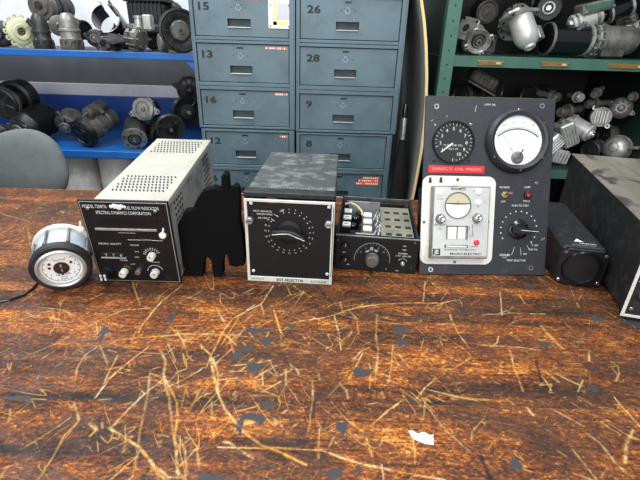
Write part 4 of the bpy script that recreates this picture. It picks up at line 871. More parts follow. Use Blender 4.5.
# ------------------------------------------------------------------ paper scrap
p0 = atZ(421, 438)
o = [(-.016, .010), (-.012, -.002), (.004, -.010), (.015, -.011), (.018, .006), (.013, .004), (.006, .009), (-.004, .006), (-.010, .011)]
sm = MB(Matrix.Translation((p0.x, p0.y, BZ + .0004))); sm.prism(o, 0, .0009, M['paper'])
single('paper_scrap', sm, 'torn scrap of white paper lying on the bare middle of the bench', 'paper')
# ------------------------------------------------------------------ machine parts on the shelves
def J(name, label, cat, px, py, rpx, Y, axis, group=None, base=None, roll=0):
    C = atY(px, py, Y); r = rpx * scl(C); axis = Matrix.Rotation(math.atan2(-C.x, C.y), 3, 'Z') @ Vector(axis); X = frame(C, axis)
    up = X.to_3x3().inverted() @ Vector((0, 0, 1)); X = X @ Matrix.Rotation(math.atan2(-up.x, up.y) + R(roll), 4, 'Z') @ Matrix.Diagonal((r, r, r, 1))
    T = Thing(name, label, cat, Matrix.Translation((C.x, C.y, base if base is not None else C.z - r)), group); T.X = X; T.w = lambda q=None: T.wmb(X @ q if q is not None else X); return T
def polar(r, a, z=0): return Matrix.Translation((r * math.cos(R(a)), r * math.sin(R(a)), z)) @ Matrix.Rotation(R(a), 4, 'Z')
def bolts(T, r, z, n, s, m, a0=0, h=.12):
    b = T.w()
    for i in range(n): b.prism(hexa(s), -h, 0, m, polar(r, a0 + 360 * i / n, z))
    return T.part('bolt_ring', b)
def alternator(T, m1, m2, L=1.5, ears=2, pulley=True, fins=10, ea=20, face_m=None):
    h = T.w(); h.lathe([(.45, -.02), (.80, 0), (.97, .12), (1, .2), (1, L * .42), (.92, L * .44), (.92, L * .56), (1, L * .58), (1, L * .85), (.85, L), (.3, L + .05)], M[m1], 40, None, True, True)
    for i in range(fins): h.box(.50, .86, -.055, .055, -.03, .06, M['deep'], .01, polar(0, 360 * i / fins))
    for i in range(18): h.box(.95, 1.03, -.03, .03, L * .62, L * .82, M[m1], .005, polar(0, 20 * i))
    T.part('housing', h)
    for i in range(ears):
        e = T.w(polar(0, ea + 360 * i / max(1, ears))); e.prism([(.8, -.32), (1.2, -.17), (1.34, -.08), (1.36, .08), (1.22, .17), (.8, .32)], .1, .32, M[m1], b=.02); e.cyl(.09, .08, .34, M['deep'], 12, Matrix.Translation((1.2, 0, 0))); T.part('mounting_ear', e)
    if pulley:
        p = T.w(); p.lathe([(.18, -.52), (.44, -.52), (.46, -.46), (.36, -.34), (.46, -.22), (.46, -.16), (.2, -.12), (.2, 0)], M[m2], 32, None, True, False); p.prism(hexa(.15), -.62, -.5, M['chrome']); p.cyl(.07, -.70, -.6, M['dalu'], 12); T.part('pulley', p)
    else:
        p = T.w(); p.lathe([(.48, -.10), (.46, -.13), (.34, -.13), (.32, -.02), (.22, -.02), (.22, -.16), (.12, -.2), (0, -.2)], M[m2], 32, None, False, True); T.part('bearing_boss', p)
def starter(T, m1, m2, L=3.2, sol=True, band=None, sol_a=90):
    h = T.w(); h.lathe([(.7, 0), (.95, .02), (1, .08), (1, .45), (.93, .5), (.93, L * .7), (.98, L * .72), (.98, L * .95), (.8, L), (.3, L + .1)], M[m1], 40); T.part('housing', h)
    e = T.w(); e.lathe([(.98, -.02), (.98, -.1), (.86, -.16), (.78, -.1), (.74, -.01), (.5, -.01), (.45, -.08), (.25, -.08), (.25, -.22), (0, -.24)], M[m2], 36, None, False, True)
    for i in range(3): e.box(.25, .76, -.05, .05, -.10, 0, M[m2], .01, polar(0, 30 + 120 * i))
    T.part('end_bell', e)
    if band: b = T.w(); b.ring(.93, 1.0, L * .40, L * .50, M[band], 40); T.part('clamp_band', b)
    if sol:
        s = T.w(polar(1.25, sol_a)); s.lathe([(.3, L * .30), (.48, L * .32), (.50, L * .36), (.5, L * .80), (.42, L * .84), (.15, L * .86)], M[m1], 28); s.box(-.5, 0, -.25, .25, L * .4, L * .7, M[m1], .05); s.cyl(.08, L * .15, L * .34, M['chrome'], 10); s.cyl(.07, L * .2, L * .34, M['brass'], 10, Matrix.Translation((.2, .12, 0))); T.part('solenoid', s)
    bolts(T, .86, -.02, 6, .07, M['steel'])
def wheel(T, m1, m2, spokes=5, depth=.42, hub='dalu'):
    w = T.w(); w.lathe([(.86, -.02), (.97, -.02), (1, .04), (.90, depth * .45), (1, depth * .85), (.97, depth), (.86, depth), (.86, -.02)], M[m1], 48, None, False, False)
    w.ring(.40, .87, depth * .4, depth * .55, M[m1], 40)
    for i in range(spokes): w.box(.3, .9, -.09, .09, depth * .1, depth * .5, M[m1], .03, polar(0, 18 + 360 * i / spokes))
    T.part('rim', w)
    h = T.w(); h.lathe([(.0, -.24), (.08, -.24), (.10, -.16), (.20, -.15), (.24, -.02), (.48, .02), (.5, .2), (.4, depth + .3), (0, depth + .3)], M[m2], 32); h.prism(hexa(.12), -.3, -.16, M[hub]); T.part('hub', h)
def upright_pump(T, m1, m2, H=2.6, dome=True, spout=40):
    # local z is up, unit = base radius
    b = T.w(); b.lathe([(.98, 0), (1.0, .05), (1.0, .22), (.92, .26), (.92, .62), (1.0, .66), (1.0, .85), (.86, .92)], M[m1], 36)
    for i in range(10): b.box(.88, 1.02, -.10, .10, .25, .66, M[m1], .03, polar(0, 36 * i))
    T.part('base_flange', b)
    t = T.w(); t.lathe([(.88, .90), (.84, 1.0), (.84, 1.5), (.93, 1.55), (.93, 1.72), (.84, 1.78), (.80, H * .76), (.66, H * .90), (.42, H * .98), (0, H)], M[m2], 32, None, False, True); T.part('body', t)
    s = T.w(polar(0, spout)); s.tube([(.4, 0, H * .6), (.8, 0, H * .66), (.98, 0, H * .78)], .22, M[m2], 14); s.ring(.12, .3, 0, .1, M[m1], 16, Matrix.Translation((.98, 0, H * .78)) @ Matrix.Rotation(R(50), 4, 'Y')); T.part('outlet', s)
    k = T.w()
    for i in range(6): k.prism(hexa(.09), .9, 1.0, M['dalu'], polar(.82, 60 * i + 15))
    T.part('bolt_ring', k)
DN = 'greasy machine parts on the upper blue shelf'; DL = 'machine parts on the lower blue shelf'; G1 = 'machine parts on the upper green shelf'; G2 = 'machine parts on the lower green shelf'
UPV = (0, 0, 1)
def shelfpt(px, Y, z):          # pixel column to a spot on a shelf
    lo = atY(px, 50, Y); return Vector((lo.x, Y, z))
def J_up(name, label, cat, px, rpx, Y, z, group=None, roll=0, lean=(0, 0)):
    C = shelfpt(px, Y, z); r = rpx * scl(C); X = Matrix.Translation(C) @ Matrix.Rotation(R(lean[0]), 4, 'Y') @ Matrix.Rotation(R(lean[1]), 4, 'X') @ Matrix.Rotation(R(roll), 4, 'Z') @ Matrix.Diagonal((r, r, r, 1))
    T = Thing(name, label, cat, Matrix.Translation(C), group); T.X = X; T.w = lambda q=None: T.wmb(X @ q if q is not None else X); return T
# ---- upper blue shelf
T = J('flanged_ring', 'pale cream toothed ring flange leaning at the left of the upper blue shelf', 'flange', 21, 29.0, 12.3, 2.19, (-.35, .93, .12), DN)
w = T.w(); w.lathe([(.30, -.02), (.36, -.14), (.58, -.16), (.62, -.06), (.92, -.02), (1.0, .04), (1.0, .34), (.94, .40), (.3, .40), (.3, -.02)], M['lime'], 44, None, False, False); w.ring(.60, .66, -.07, -.03, M['olive'], 40); T.part('ring', w)
for i in range(14): e = T.w(polar(1.08, 360 / 14 * i, .18)); e.ring(.07, .19, -.05, .05, M['lime'], 14); T.part('lug', e)
w = T.w(); w.lathe([(.3, .04), (.22, .0), (.16, -.08), (.10, -.08), (0, .02)], M['steel'], 24, None, False, False); w.cyl(.3, .05, .3, M['deep'], 24); T.part('hub', w)
T = J('generator', 'dark generator with a broad grey pulley end sitting atop the parts behind the cream ring', 'generator', 40, 6, 13, 2.28, (.55, .82, .0), DN)
w = T.w(); w.lathe([(.30, -.05), (.34, -.16), (.62, -.12), (.70, 0), (.95, 0), (1, .06), (1, .22), (.92, .3), (.92, .42), (1, .5), (1, .6), (.8, .62)], M['steel'], 44); w.cyl(.14, -.26, -.1, M['dark'], 16); w.prism(hexa(.24), -.22, -.12, M['dark']); T.part('pulley', w)
w = T.w(); w.lathe([(.78, .55), (.9, .7), (.9, 2.4), (.96, 2.45), (.96, 3.0), (.7, 3.2), (.2, 3.25)], M['dark'], 36); T.part('housing', w); w = T.w(); w.ring(.89, .96, 1.4, 1.55, M['dark2'], 36); T.part('band', w)
T = J_up('fuel_pump', 'dark grey upright pump standing just right of the cream ring', 'pump', 45.5, 9.2, 2.20, ZU, DN); upright_pump(T, 'dark', 'dark', 3.4, spout=200)
T = J_up('fuel_pump', 'bare silver upright pump standing between the grey pump and the black band', 'pump', 73.5, 10.5, 2.20, ZU, DN); upright_pump(T, 'steel', 'dalu', 3.1, spout=60)
T = J('cover_plate', 'thin round greenish grey cover disc propped behind the two upright pumps', 'cover', 60, 26, 10, 2.30, (-.2, .95, .25), DN); w = T.w(); w.lathe([(.25, -.05), (.3, -.1), (.4, -.02), (.9, 0), (1, .05), (1, .12), (.1, .14)], M['dalu'], 36); T.part('disc', w); w = T.w(); w.cyl(.25, -.12, .1, M['dark'], 20); T.part('boss', w)
T = J('generator', 'soot black machine cut off by the left picture edge beside the cream ring', 'generator', -2, 35, 12, 2.22, (.3, .95, 0), DN); alternator(T, 'dark', 'dark', 1.6)
T = J('clamp_band', 'open black metal band standing on edge above the small parts', 'band', 107, 20, 14.5, 2.30, (.30, .85, -.42), DN)
w = T.w(); w.lathe([(.92, -.3), (1, -.3), (1, 1.3), (.92, 1.3), (.92, -.3)], M['gloss'], 40, None, False, False, a0=100, a1=430); w.lathe([(.62, -.1), (.68, -.1), (.68, .4), (.62, .4)], M['dark2'], 30, Matrix.Translation((.15, -.25, 0)), False, False, a0=180, a1=350); T.part('band', w)
w = T.w(polar(1.0, 100)); w.box(-.06, .28, -.05, .05, -.25, .35, M['gloss'], .02); T.part('clamp_lug', w); w = T.w(polar(1.0, 70)); w.box(-.06, .24, -.05, .05, -.25, .35, M['gloss'], .02); T.part('clamp_lug', w)
T = J('check_valve', 'small dark ported valve with a bright hose ring beside the silver pump', 'valve', 94, 38, 8, 2.20, (.3, .94, 0), DN); alternator(T, 'dark2', 'steel', 1.4, 3, False, 6)
T = J('gear_housing', 'flat dark gear housing hanging over the shelf edge below the black band', 'housing', 115, 40, 10, 2.15, (0, .35, -.94), DN)
w = T.w(); w.lathe([(.4, -.05), (.85, 0), (1.1, .05), (1.15, .15), (1.0, .25), (.85, .3), (.55, .6), (.5, 1.1), (.3, 1.2)], M['dark2'], 28, wob=lambda a, z: 1 + .08 * math.cos(5 * a)); T.part('housing', w); bolts(T, .95, .05, 6, .09, M['steel'])
T = J('check_valve', 'tiny dark finned valve tucked under the open black band', 'valve', 103, 43, 6.5, 2.18, (.5, .85, 0), DN); alternator(T, 'steel', 'dark2', 1.6, 2, False, 6)
T = J('carburettor', 'silver carburettor with tall intake tube in front of the black filter box', 'carburettor', 140, 38, 11, 2.16, (-.75, .62, .1), DN)
w = T.w(); w.lathe([(.5, -.3), (.86, -.25), (1, -.1), (1, .25), (.8, .35), (.8, .55), (.95, .62), (.95, .9), (.6, 1.0), (.5, 1.4), (.2, 1.5)], M['steel'], 32); [w.box(.96, 1.06, -.05, .05, -.1, .9, M['dalu'], .02, polar(0, 30 * i)) for i in range(12)]; T.part('body', w)
bolts(T, .72, -.27, 6, .1, M['chrome'])
w = T.wmb(); c = atY(139, 30, 2.17); t_ = atY(138, 16, 2.17); w.tube([c, (c + t_) / 2, t_], .018, M['alu'], 16, rad=[.026, .017, .017]); w.tube([t_ - Vector((0, 0, .004)), t_ + Vector((0, 0, .006))], .021, M['alu'], 16); T.part('intake_tube', w)
w = T.wmb(); c = atY(149, 30, 2.17); t_ = atY(147, 18, 2.17); w.tube([c, t_], .014, M['alu'], 12); T.part('side_tube', w); w = T.wmb(); q = atY(148, 21, 2.165); w.box(q.x - .02, q.x + .022, q.y - .02, q.y + .02, q.z - .035, q.z + .03, M['alu'], .006); T.part('choke_housing', w)
T = J('carburettor', 'small satin canister valve between the carburettor and the big black pulley', 'valve', 163, 43, 8.5, 2.15, (.95, .3, 0), DN)
w = T.w(); w.lathe([(.4, -.5), (.86, -.45), (1, -.3), (1, .4), (.7, .5), (.7, .7), (.8, .75), (.8, .95), (.3, 1.0)], M['dalu'], 32); T.part('body', w); w = T.w(); w.ring(.95, 1.08, .2, .36, M['brass'], 32); T.part('brass_ring', w); w = T.w(); w.box(-.3, .3, .8, 2.0, -.2, .2, M['dalu'], .06); w.cyl(.12, -.3, .3, M['deep'], 12, Matrix.Translation((0, 1.7, 0))); T.part('bracket', w)
T = J('large_pulley', 'large black grooved pulley wheel with grey hub beside the lockers', 'pulley', 180.5, 30.5, 20.5, 2.13, (-.12, .99, .0), DN)
w = T.w(); w.lathe([(.50, .12), (.62, .05), (.84, .05), (.90, -.02), (1, 0), (1, .1), (.92, .22), (1, .34), (1, .44), (.9, .46), (.5, .5)], M['dark2'], 56, None, True, True); [w.tube([(.56 * math.cos(R(a)), .56 * math.sin(R(a)), .06), (.86 * math.cos(R(a)), .86 * math.sin(R(a)), .04)], .03, M['dark'], 6) for a in range(0, 360, 45)]; T.part('rim', w)
w = T.w(); w.lathe([(.08, -.16), (.14, -.16), (.16, -.08), (.40, -.06), (.47, .0), (.50, .14)], M['steel'], 40); w.cyl(.08, -.18, -.15, M['deep'], 14); T.part('hub', w)
T = J('generator', 'black rounded machine half hidden behind the large pulley', 'generator', 168, 14, 12, 2.40, (.4, .9, 0), DN); alternator(T, 'dark2', 'dark', 1.2, 2, False)
c0 = atY(146, 11, 2.30); T = Thing('filter_box', 'black ribbed filter box set on top of the parts near the big pulley', 'housing', Matrix.Translation((c0.x, 2.32, c0.z - .05)))
w = T.wmb(); k = scl(c0); w.box(c0.x - 17 * k, c0.x + 17 * k, 2.28, 2.42, c0.z - 14 * k, c0.z + 8 * k, M['dark2'], .008); w.box(c0.x - 20 * k, c0.x + 20 * k, 2.27, 2.43, c0.z + 8 * k, c0.z + 12 * k, M['black'], .004); [w.box(c0.x + i * 4 * k - .003, c0.x + i * 4 * k + .003, 2.275, 2.28, c0.z - 12 * k, c0.z + 8 * k, M['black'], .001) for i in range(-4, 5)]; T.part('box', w)
w = T.wmb(); q = atY(138, 27, 2.27); w.box(q.x - 12 * k, q.x + 34 * k, 2.26, 2.40, q.z - 6 * k, q.z + 3 * k, M['dark'], .01); T.part('base_casting', w)
T = J('generator', 'dull black motor lying between the silver pump and the valves', 'motor', 84, 30, 9, 2.33, (-.5, .8, 0), DN); starter(T, 'dark', 'dark2', 2.2, False)
T = J('generator', 'dark motor at the back behind the black band and gear housing', 'motor', 122, 36, 9, 2.36, (.7, .7, 0), DN); starter(T, 'dark2', 'dark', 2.2, False)
T = J('generator', 'dark rounded motor lying behind the carburettor at shelf level', 'motor', 152, 38, 10, 2.38, (.2, .95, 0), DN); alternator(T, 'dark', 'dark2', 1.5, 2)
# ---- lower blue shelf
T = J('generator', 'big black generator with open spoked end, upper left above the lower shelf', 'generator', 2, 104, 15, 2.24, (.60, .78, .12), DL)
w = T.w(); w.lathe([(.75, 0), (.9, -.03), (1, .04), (1, .5), (.96, .55), (.96, 1.2), (1.14, 1.25), (1.2, 1.3), (1.2, 2.2), (1, 2.4), (.4, 2.5)], M['dark2'], 44); w.cyl(.74, .05, .3, M['deep'], 32); T.part('housing', w)
w = T.w(); [w.box(.1, .8, -.09, .09, -.02, .12, M['dark'], .03, polar(0, 60 + 72 * i)) for i in range(5)]; w.lathe([(.28, -.06), (.28, .1)], M['dark'], 24); T.part('spider', w); w = T.w(); w.ring(.98, 1.04, .15, .42, M['steel'], 40); T.part('band', w)
T = J('generator', 'black ribbed generator with a bolted end plate behind the chair back', 'generator', 18, 130, 11, 2.18, (.72, .66, .18), DL)
w = T.w(); w.lathe([(.3, -.05), (.9, 0), (1, .08), (1, .3), (1.1, .4), (1.45, .8), (1.5, .9)] + [p for i in range(9) for p in ((1.5, .95 + i * .3), (1.5, 1.12 + i * .3), (1.42, 1.14 + i * .3), (1.42, 1.24 + i * .3))] + [(1.3, 3.7), (.5, 3.8)], M['dark2'], 40); T.part('housing', w)
w = T.w(); w.lathe([(.45, -.06), (.5, -.16), (.62, -.16), (.66, -.04)], M['steel'], 30, None, False, False); w.cyl(.4, -.1, -.02, M['dalu'], 24); T.part('boss', w)
for a in (30, 150, 270): e = T.w(polar(0, a)); e.prism([(.75, -.3), (1.15, -.14), (1.2, .14), (.75, .3)], 0, .14, M['steel'], b=.02); e.cyl(.07, -.03, .16, M['deep'], 10, Matrix.Translation((1.03, 0, 0))); T.part('mounting_ear', e)
T = J('generator', 'small dark disc ended machine below the spoked generator at left edge', 'generator', -2, 133, 9, 2.22, (.4, .9, 0), DL); alternator(T, 'dark', 'steel', 1.2)
T = J('alternator', 'silver alternator with slotted casing behind the starter motor pulley', 'alternator', 66, 127, 12, 2.26, (.55, .72, .42), DL); alternator(T, 'steel', 'dalu', 1.5, 3, False, 10, 80)
T = J('starter_motor', 'brown grey starter motor with black ribbed pulley lying across the lower shelf', 'starter motor', 83.5, 139, 12.5, 2.17, (.72, .62, .30), DL); starter(T, 'steel', 'dark2', 3.3, True, 'chrome', 100)
w = T.w(); w.lathe([(.9, -.02), (1.1, -.02), (1.16, .04), (1.1, .12), (1.16, .2), (1.1, .28), (1.16, .36), (1.1, .44), (.95, .5)], M['dark2'], 44, None, False, False); T.part('pulley', w)
w = T.wmb(); a, b = atY(95, 110, 2.24), atY(104, 117, 2.26); w.tube([a, b], .012, M['steel'], 12); T.part('terminal_stud', w)
T = J('alternator', 'alternator with bright polished face and two ears resting on the flanged motor', 'alternator', 143.5, 109, 11.5, 2.22, (.45, .85, -.12), DL); 
w = T.w(); w.lathe([(.62, -.10), (.66, -.16), (.92, -.14), (1.02, -.04), (1.04, .3), (.95, .4)], M['chrome'], 44, None, False, False); w.cyl(.64, -.06, .1, M['dalu'], 36); w.ring(.3, .36, -.12, -.05, M['alu'], 30); T.part('end_cover', w)
w = T.w(); w.lathe([(.95, .3), (1, .4), (1, 1.1), (.8, 1.6), (.3, 1.7)], M['dark2'], 36); T.part('housing', w); w = T.w(); w.prism(hexa(.2), -.3, -.05, M['dalu']); w.cyl(.1, -.4, -.3, M['steel'], 12); T.part('shaft_nut', w)
for a in (0, 150): e = T.w(polar(0, 180 + a + 8)); e.prism([(.85, -.4), (1.4, -.16), (1.48, 0), (1.4, .16), (.85, .4)], 0, .2, M['chrome'], b=.02); e.cyl(.09, -.02, .22, M['deep'], 12, Matrix.Translation((1.3, 0, 0))); T.part('mounting_ear', e)
T = J('flanged_motor', 'dark motor with round silver bolted flange facing out under the polished alternator', 'motor', 134, 136, 12, 2.16, (.12, .88, .35), DL)
w = T.w(); w.lathe([(.3, -.02), (.9, 0), (1, .04), (1, .16), (.9, .2)], M['dalu'], 44); bo = T.part('flange', w); w = T.w(); w.lathe([(.88, .18), (.92, .3), (.92, 2.2), (.7, 2.5), (.2, 2.6)], M['dark'], 36); T.part('housing', w)
w = T.w(); w.lathe([(.55, -.03), (.52, -.1), (.42, -.1), (.4, -.02)], M['deep'], 32, None, False, False); w.ring(.22, .3, -.06, 0, M['dark2'], 24); w.cyl(.16, -.16, 0, M['chrome'], 18); T.part('shaft', w); bolts(T, .78, -.01, 6, .07, M['deep'], 20, .05)
T = J('fan_pulley', 'black spoked pulley with silver hub nut close against the locker side, lower of two', 'pulley', 171, 129, 14, 2.16, (-.1, .97, .2), DL); wheel(T, 'dark', 'dark2', 3, .4, 'chrome')
T = J('fan_pulley', 'black spoked pulley with protruding bolt against the locker side, upper of two', 'pulley', 188, 112, 15, 2.24, (-.35, .93, .1), DL); wheel(T, 'dark2', 'dark', 3, .4, 'dalu')
T = J('generator', 'black finned machine standing tall above the spoked pulleys by the lockers', 'generator', 190, 91, 13, 2.38, (.1, .98, .1), DL); alternator(T, 'dark', 'dark2', 1.3, 3, False)
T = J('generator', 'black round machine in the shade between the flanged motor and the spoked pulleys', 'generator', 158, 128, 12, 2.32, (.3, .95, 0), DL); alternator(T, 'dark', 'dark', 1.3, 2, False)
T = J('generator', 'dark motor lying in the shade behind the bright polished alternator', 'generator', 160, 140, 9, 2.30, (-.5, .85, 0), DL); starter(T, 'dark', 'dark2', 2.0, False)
# ---- drums under the lower shelf
for px, rp, lb in ((48, 18, 'dusty grey drum under the blue shelf, nearest the chair back'), (84, 17, 'dusty grey drum under the blue shelf, middle one of the three'), (121, 17, 'dusty grey drum under the blue shelf, partly behind the cream instrument')):
    C = atY(px, 180, 2.30); r = rp * scl(C); T = Thing('metal_drum', lb, 'drum', Matrix.Translation((C.x, 2.30, .335)), 'dusty drums under the blue shelf'); h = ZLW - .06 - .335
    w = T.mb(); w.lathe([(r * .96, 0), (r, .01), (r, h * .30), (r * 1.03, h * .33), (r, h * .36), (r, h * .66), (r * 1.03, h * .69), (r, h * .72), (r, h - .02), (r * 1.02, h - .01), (r * .97, h), (r * .94, h - .008), (0, h - .008)], M['drum'], 40, wob=lambda a, z: 1 + .025 * math.sin(3 * a + z * 9) + .012 * math.sin(7 * a - z * 20)); T.part('shell', w)
    w = T.mb(); w.cyl(.02, h - .008, h + .002, M['dalu'], 16, Matrix.Translation((r * .5, 0, 0))); T.part('bung', w)
# ------------------------------------------------------------------ chairs
def chair(label, px, py, Y, yaw, rx, rz, tilt, roll):
    c = atY(px, py, Y); T = Thing('office_chair', label, 'chair', Matrix.Translation((c.x, c.y, 0)) @ Matrix.Rotation(R(yaw), 4, 'Z'), 'grey office chairs')
    zc = c.z; vs, fs = [], []; n, m_ = 40, 14
    for j in range(m_ + 1):
        ph = -math.pi / 2 + math.pi * j / m_
        for i in range(n):
            a = 2 * math.pi * i / n; e = .82
            cx = math.copysign(abs(math.cos(a)) ** e, math.cos(a)); sz = math.copysign(abs(math.sin(a)) ** e, math.sin(a))
            rr = math.cos(ph) ** .45 if abs(math.cos(ph)) > 1e-6 else 0
            x, z = rx * cx * rr, rz * sz * rr; vs.append((x, .032 * math.sin(ph) + .10 * (x / rx) ** 2 * rx, z))
    for j in range(m_):
        for i in range(n): k = (i + 1) % n; fs.append((j * n + i, j * n + k, (j + 1) * n + k, (j + 1) * n + i))
    w = T.mb(Matrix.Translation((0, 0, zc)) @ Matrix.Rotation(R(tilt), 4, 'X') @ Matrix.Rotation(R(roll), 4, 'Y')); w.add(vs, fs, M['chair']); T.part('backrest', w)
    w = T.mb(); w.tube([(0, .045, zc), (0, .09, zc - .15), (0, .10, .50), (0, .02, .46), (0, -.15, .455)], .017, M['dark2'], 10); T.part('back_support', w)
    w = T.mb(Matrix.Translation((0, -.20, .50))); w.lathe([(0, -.035), (.20, -.035), (.235, -.02), (.24, .0), (.235, .02), (.20, .035), (0, .04)], M['chair'], 36); T.part('seat', w)
    T.part('column', T.mb(Matrix.Translation((0, -.20, 0))).lathe([(.03, .09), (.03, .28), (.016, .29), (.016, .465)], M['dark2'], 20))
    for i in range(5):
        a = R(72 * i + 20); q = Matrix.Translation((0, -.20, 0)) @ Matrix.Rotation(a, 4, 'Z'); L_ = T.part('leg', T.mb(q).tube([(.02, 0, .10), (.15, 0, .085), (.27, 0, .068)], .015, M['dark2'], 8))
        T.part('caster', T.mb(q).cyl(.026, -.02, .02, M['deep'], 18, Matrix.Translation((.27, 0, .026)) @ Matrix.Rotation(R(90), 4, 'X')), L_)
chair('grey office chair with rounded padded back, pushed up behind the bench', 25, 168, 1.66, -6, .172, .150, -6, -14)
chair('second grey office chair, only its pad top showing behind the first', -4, 163, 1.97, -40, .20, .15, -4, -6)
# ------------------------------------------------------------------ board leaning between lockers and green shelf
bx = [(419.8, 0), (422.8, 22), (424.6, 46), (425.3, 75), (424.8, 101), (423, 126), (420, 151), (416, 174), (412, 195), (407, 215), (400, 240)]
YB = 1.80; pts = [atY(q[0], q[1], YB) for q in bx]; top_ = pts[0] + (pts[0] - pts[1]) * 1.5; pts = [top_] + pts
while pts[-1].z > .02:
    d = pts[-1] - pts[-2]; nx_ = pts[-1] + Vector((d.x * .7, 0, -.08)); pts.append(nx_ if nx_.z > .005 else Vector((nx_.x, nx_.y, .002)))
    if pts[-1].z <= .01: break
def sheet(y0, y1, th, m, mb):
    n = len(pts); vs = []
    for p in pts: vs += [(p.x, y0, p.z), (p.x + th, y0, p.z), (p.x + th, y1, p.z), (p.x, y1, p.z)]
    fs = [(4 * j + a, 4 * j + (a + 1) % 4, 4 * j + 4 + (a + 1) % 4, 4 * j + 4 + a) for j in range(n - 1) for a in range(4)] + [(0, 1, 2, 3), (4 * n - 4, 4 * n - 3, 4 * n - 2, 4 * n - 1)]
    mb.add(vs, fs, m); return mb
T = Thing('bowed_board', 'tall bowed sheet with tan edge wedged between lockers and green shelving', 'board', Matrix.Translation((.42, YB + .2, 0)))
T.part('sheet', sheet(YB + .004, YB + .55, .010, M['boardface'], T.wmb())); T.part('edge_strip', sheet(YB - .004, YB + .004, .0105, M['tan'], T.wmb()), label='tan edge strip')
# umbrella
u0 = atY(405.8, 104, 1.90); ub = atY(396, 235, 1.80); ub.z = 0.012; ub.x = .345; ub.y = 1.78
T = Thing('folded_umbrella', 'slim folded black umbrella with silver collar standing beside the right locker cabinet', 'umbrella', Matrix.Translation((ub.x, ub.y, 0)))
def lerp(f): return ub + (u0 - ub) * f
T.part('handle', T.wmb().tube([lerp(.95), lerp(.97), lerp(1.0)], .012, M['gloss'], 12, rad=[.011, .012, .010])); T.part('collar', T.wmb().tube([lerp(.87), lerp(.95)], .010, M['alu'], 12))
T.part('canopy', T.wmb().tube([lerp(f) for f in (.04, .2, .5, .7, .80, .87)], .02, M['clothblack'], 14, rad=[.010, .022, .036, .036, .026, .014])); T.part('tip', T.wmb().tube([ub, lerp(.05)], .006, M['steel'], 8))
# ------------------------------------------------------------------ green shelving
YG = 1.86
a_ = atY(553, 58.5, YG); ZG = a_.z; bq = atY(553, 170, YG); ZG2 = bq.z
GX0 = atY(440, 62, YG).x; GX1 = atY(660, 130, YG).x
def green_shelf():
    T = Thing('green_shelving', 'green steel shelving packed with silver pumps on the right', 'shelving', Matrix.Translation(((GX0 + GX1) / 2, YG + .25, 0)))
    D = .62
    for i, (x, y) in enumerate(((GX0, YG - .012), (GX1, YG - .012), (GX0, YG + D + .01), (GX1, YG + D + .01))):
        w = T.wmb(); sx = 1 if x == GX0 else -1; w.box(x, x + sx * .052, y, y + .003, 0, 2.15, M['green'], .0008); w.box(x, x + sx * .003, y + .003, y + .04, 0, 2.15, M['green'], .0008)
        for k in range(40): w.cyl(.004, -.0003, .0006, M['deep'], 8, Matrix.Translation((x + sx * .026, y, .06 + k * .052)) @ FX)
        T.part('post', w)
    for z, lab in ((ZG, 1), (ZG2, 0), (.25, 0), (1.84, 0)):
        w = T.wmb(); w.box(GX0, GX1, YG, YG + .003, z - .040, z, M['green'], .0008); w.box(GX0 + .003, GX1 - .003, YG + .003, YG + D, z - .003, z, M['green' if lab else 'shaded_green']); w.box(GX0, GX1, YG + .003, YG + .014, z - .04, z - .037, M['green']); T.part('shelf', w)
    w = T.wmb(); w.box(GX0, GX1, YG + D + .003, YG + D + .006, .1, 2.1, M['deep']); T.part('shadow_sheet', w)  # black sheet added to stand for unlit depth behind the shelves
    for x in (GX0 + .004, GX1 - .008): T.part('side_sheet', T.wmb().box(x, x + .004, YG + .04, YG + D, .1, 2.1, M['shaded_green']))
    for (u0, u1, py) in ((477.5, 503.5, 62.5), (541, 569, 64), (608, 645, 65.8)):
        p = atY(u0, py, YG); q = atY(u1, py, YG); w = T.wmb(); w.box(p.x, q.x, YG - .004, YG, p.z - .009, p.z + .009, M['brass'], .001); w.box(p.x + .004, q.x - .004, YG - .0048, YG - .004, p.z - .006, p.z + .006, M['labelbrown'])
        w.box(q.x - .03, q.x - .012, YG - .0052, YG - .0048, p.z - .004, p.z + .004, M['olive']); [w.cyl(.003, 0, .002, M['steel'], 8, Matrix.Translation((xx, YG - .004, p.z)) @ FX) for xx in (p.x + .003, q.x - .003)]; T.part('label_holder', w)
green_shelf()
def pump(T, m1, m2, L=2.0, sq=True, boss=True):
    w = T.w()
    if sq: w.prism(rrect(2.3, 2.3, .35, 4), 0, .28, M[m1], b=.05); [w.cyl(.13, -.03, .3, M['deep'], 12, Matrix.Translation((sx * .88, sy * .88, 0))) for sx in (-1, 1) for sy in (-1, 1)]
    else: w.lathe([(.9, 0), (1.2, .0), (1.25, .06), (1.25, .22), (1.2, .28), (.9, .3)], M[m1], 40); [w.cyl(.09, -.03, .31, M['deep'], 12, polar(1.1, 45 * i + 20)) for i in range(8)]
    T.part('flange', w)
    w = T.w(); w.lathe([(.9, .2), (.92, .3), (.85, .6), (.85, L * .6), (.75, L * .75), (.45, L), (.2, L + .05)], M[m2], 36, None, False, True); w.box(.5, 1.1, -.3, .3, .5, 1.2, M[m2], .08, polar(0, 30)); T.part('body', w)
    if boss: w = T.w(); w.lathe([(.78, -.0), (.78, -.35), (.68, -.38), (.60, -.3), (.58, -.1), (.3, -.1), (.28, -.3), (.12, -.32), (0, -.32)], M[m2], 32, None, False, True); T.part('boss', w)
    bolts(T, .93, -.02, 4, .11, M['chrome'], 45)
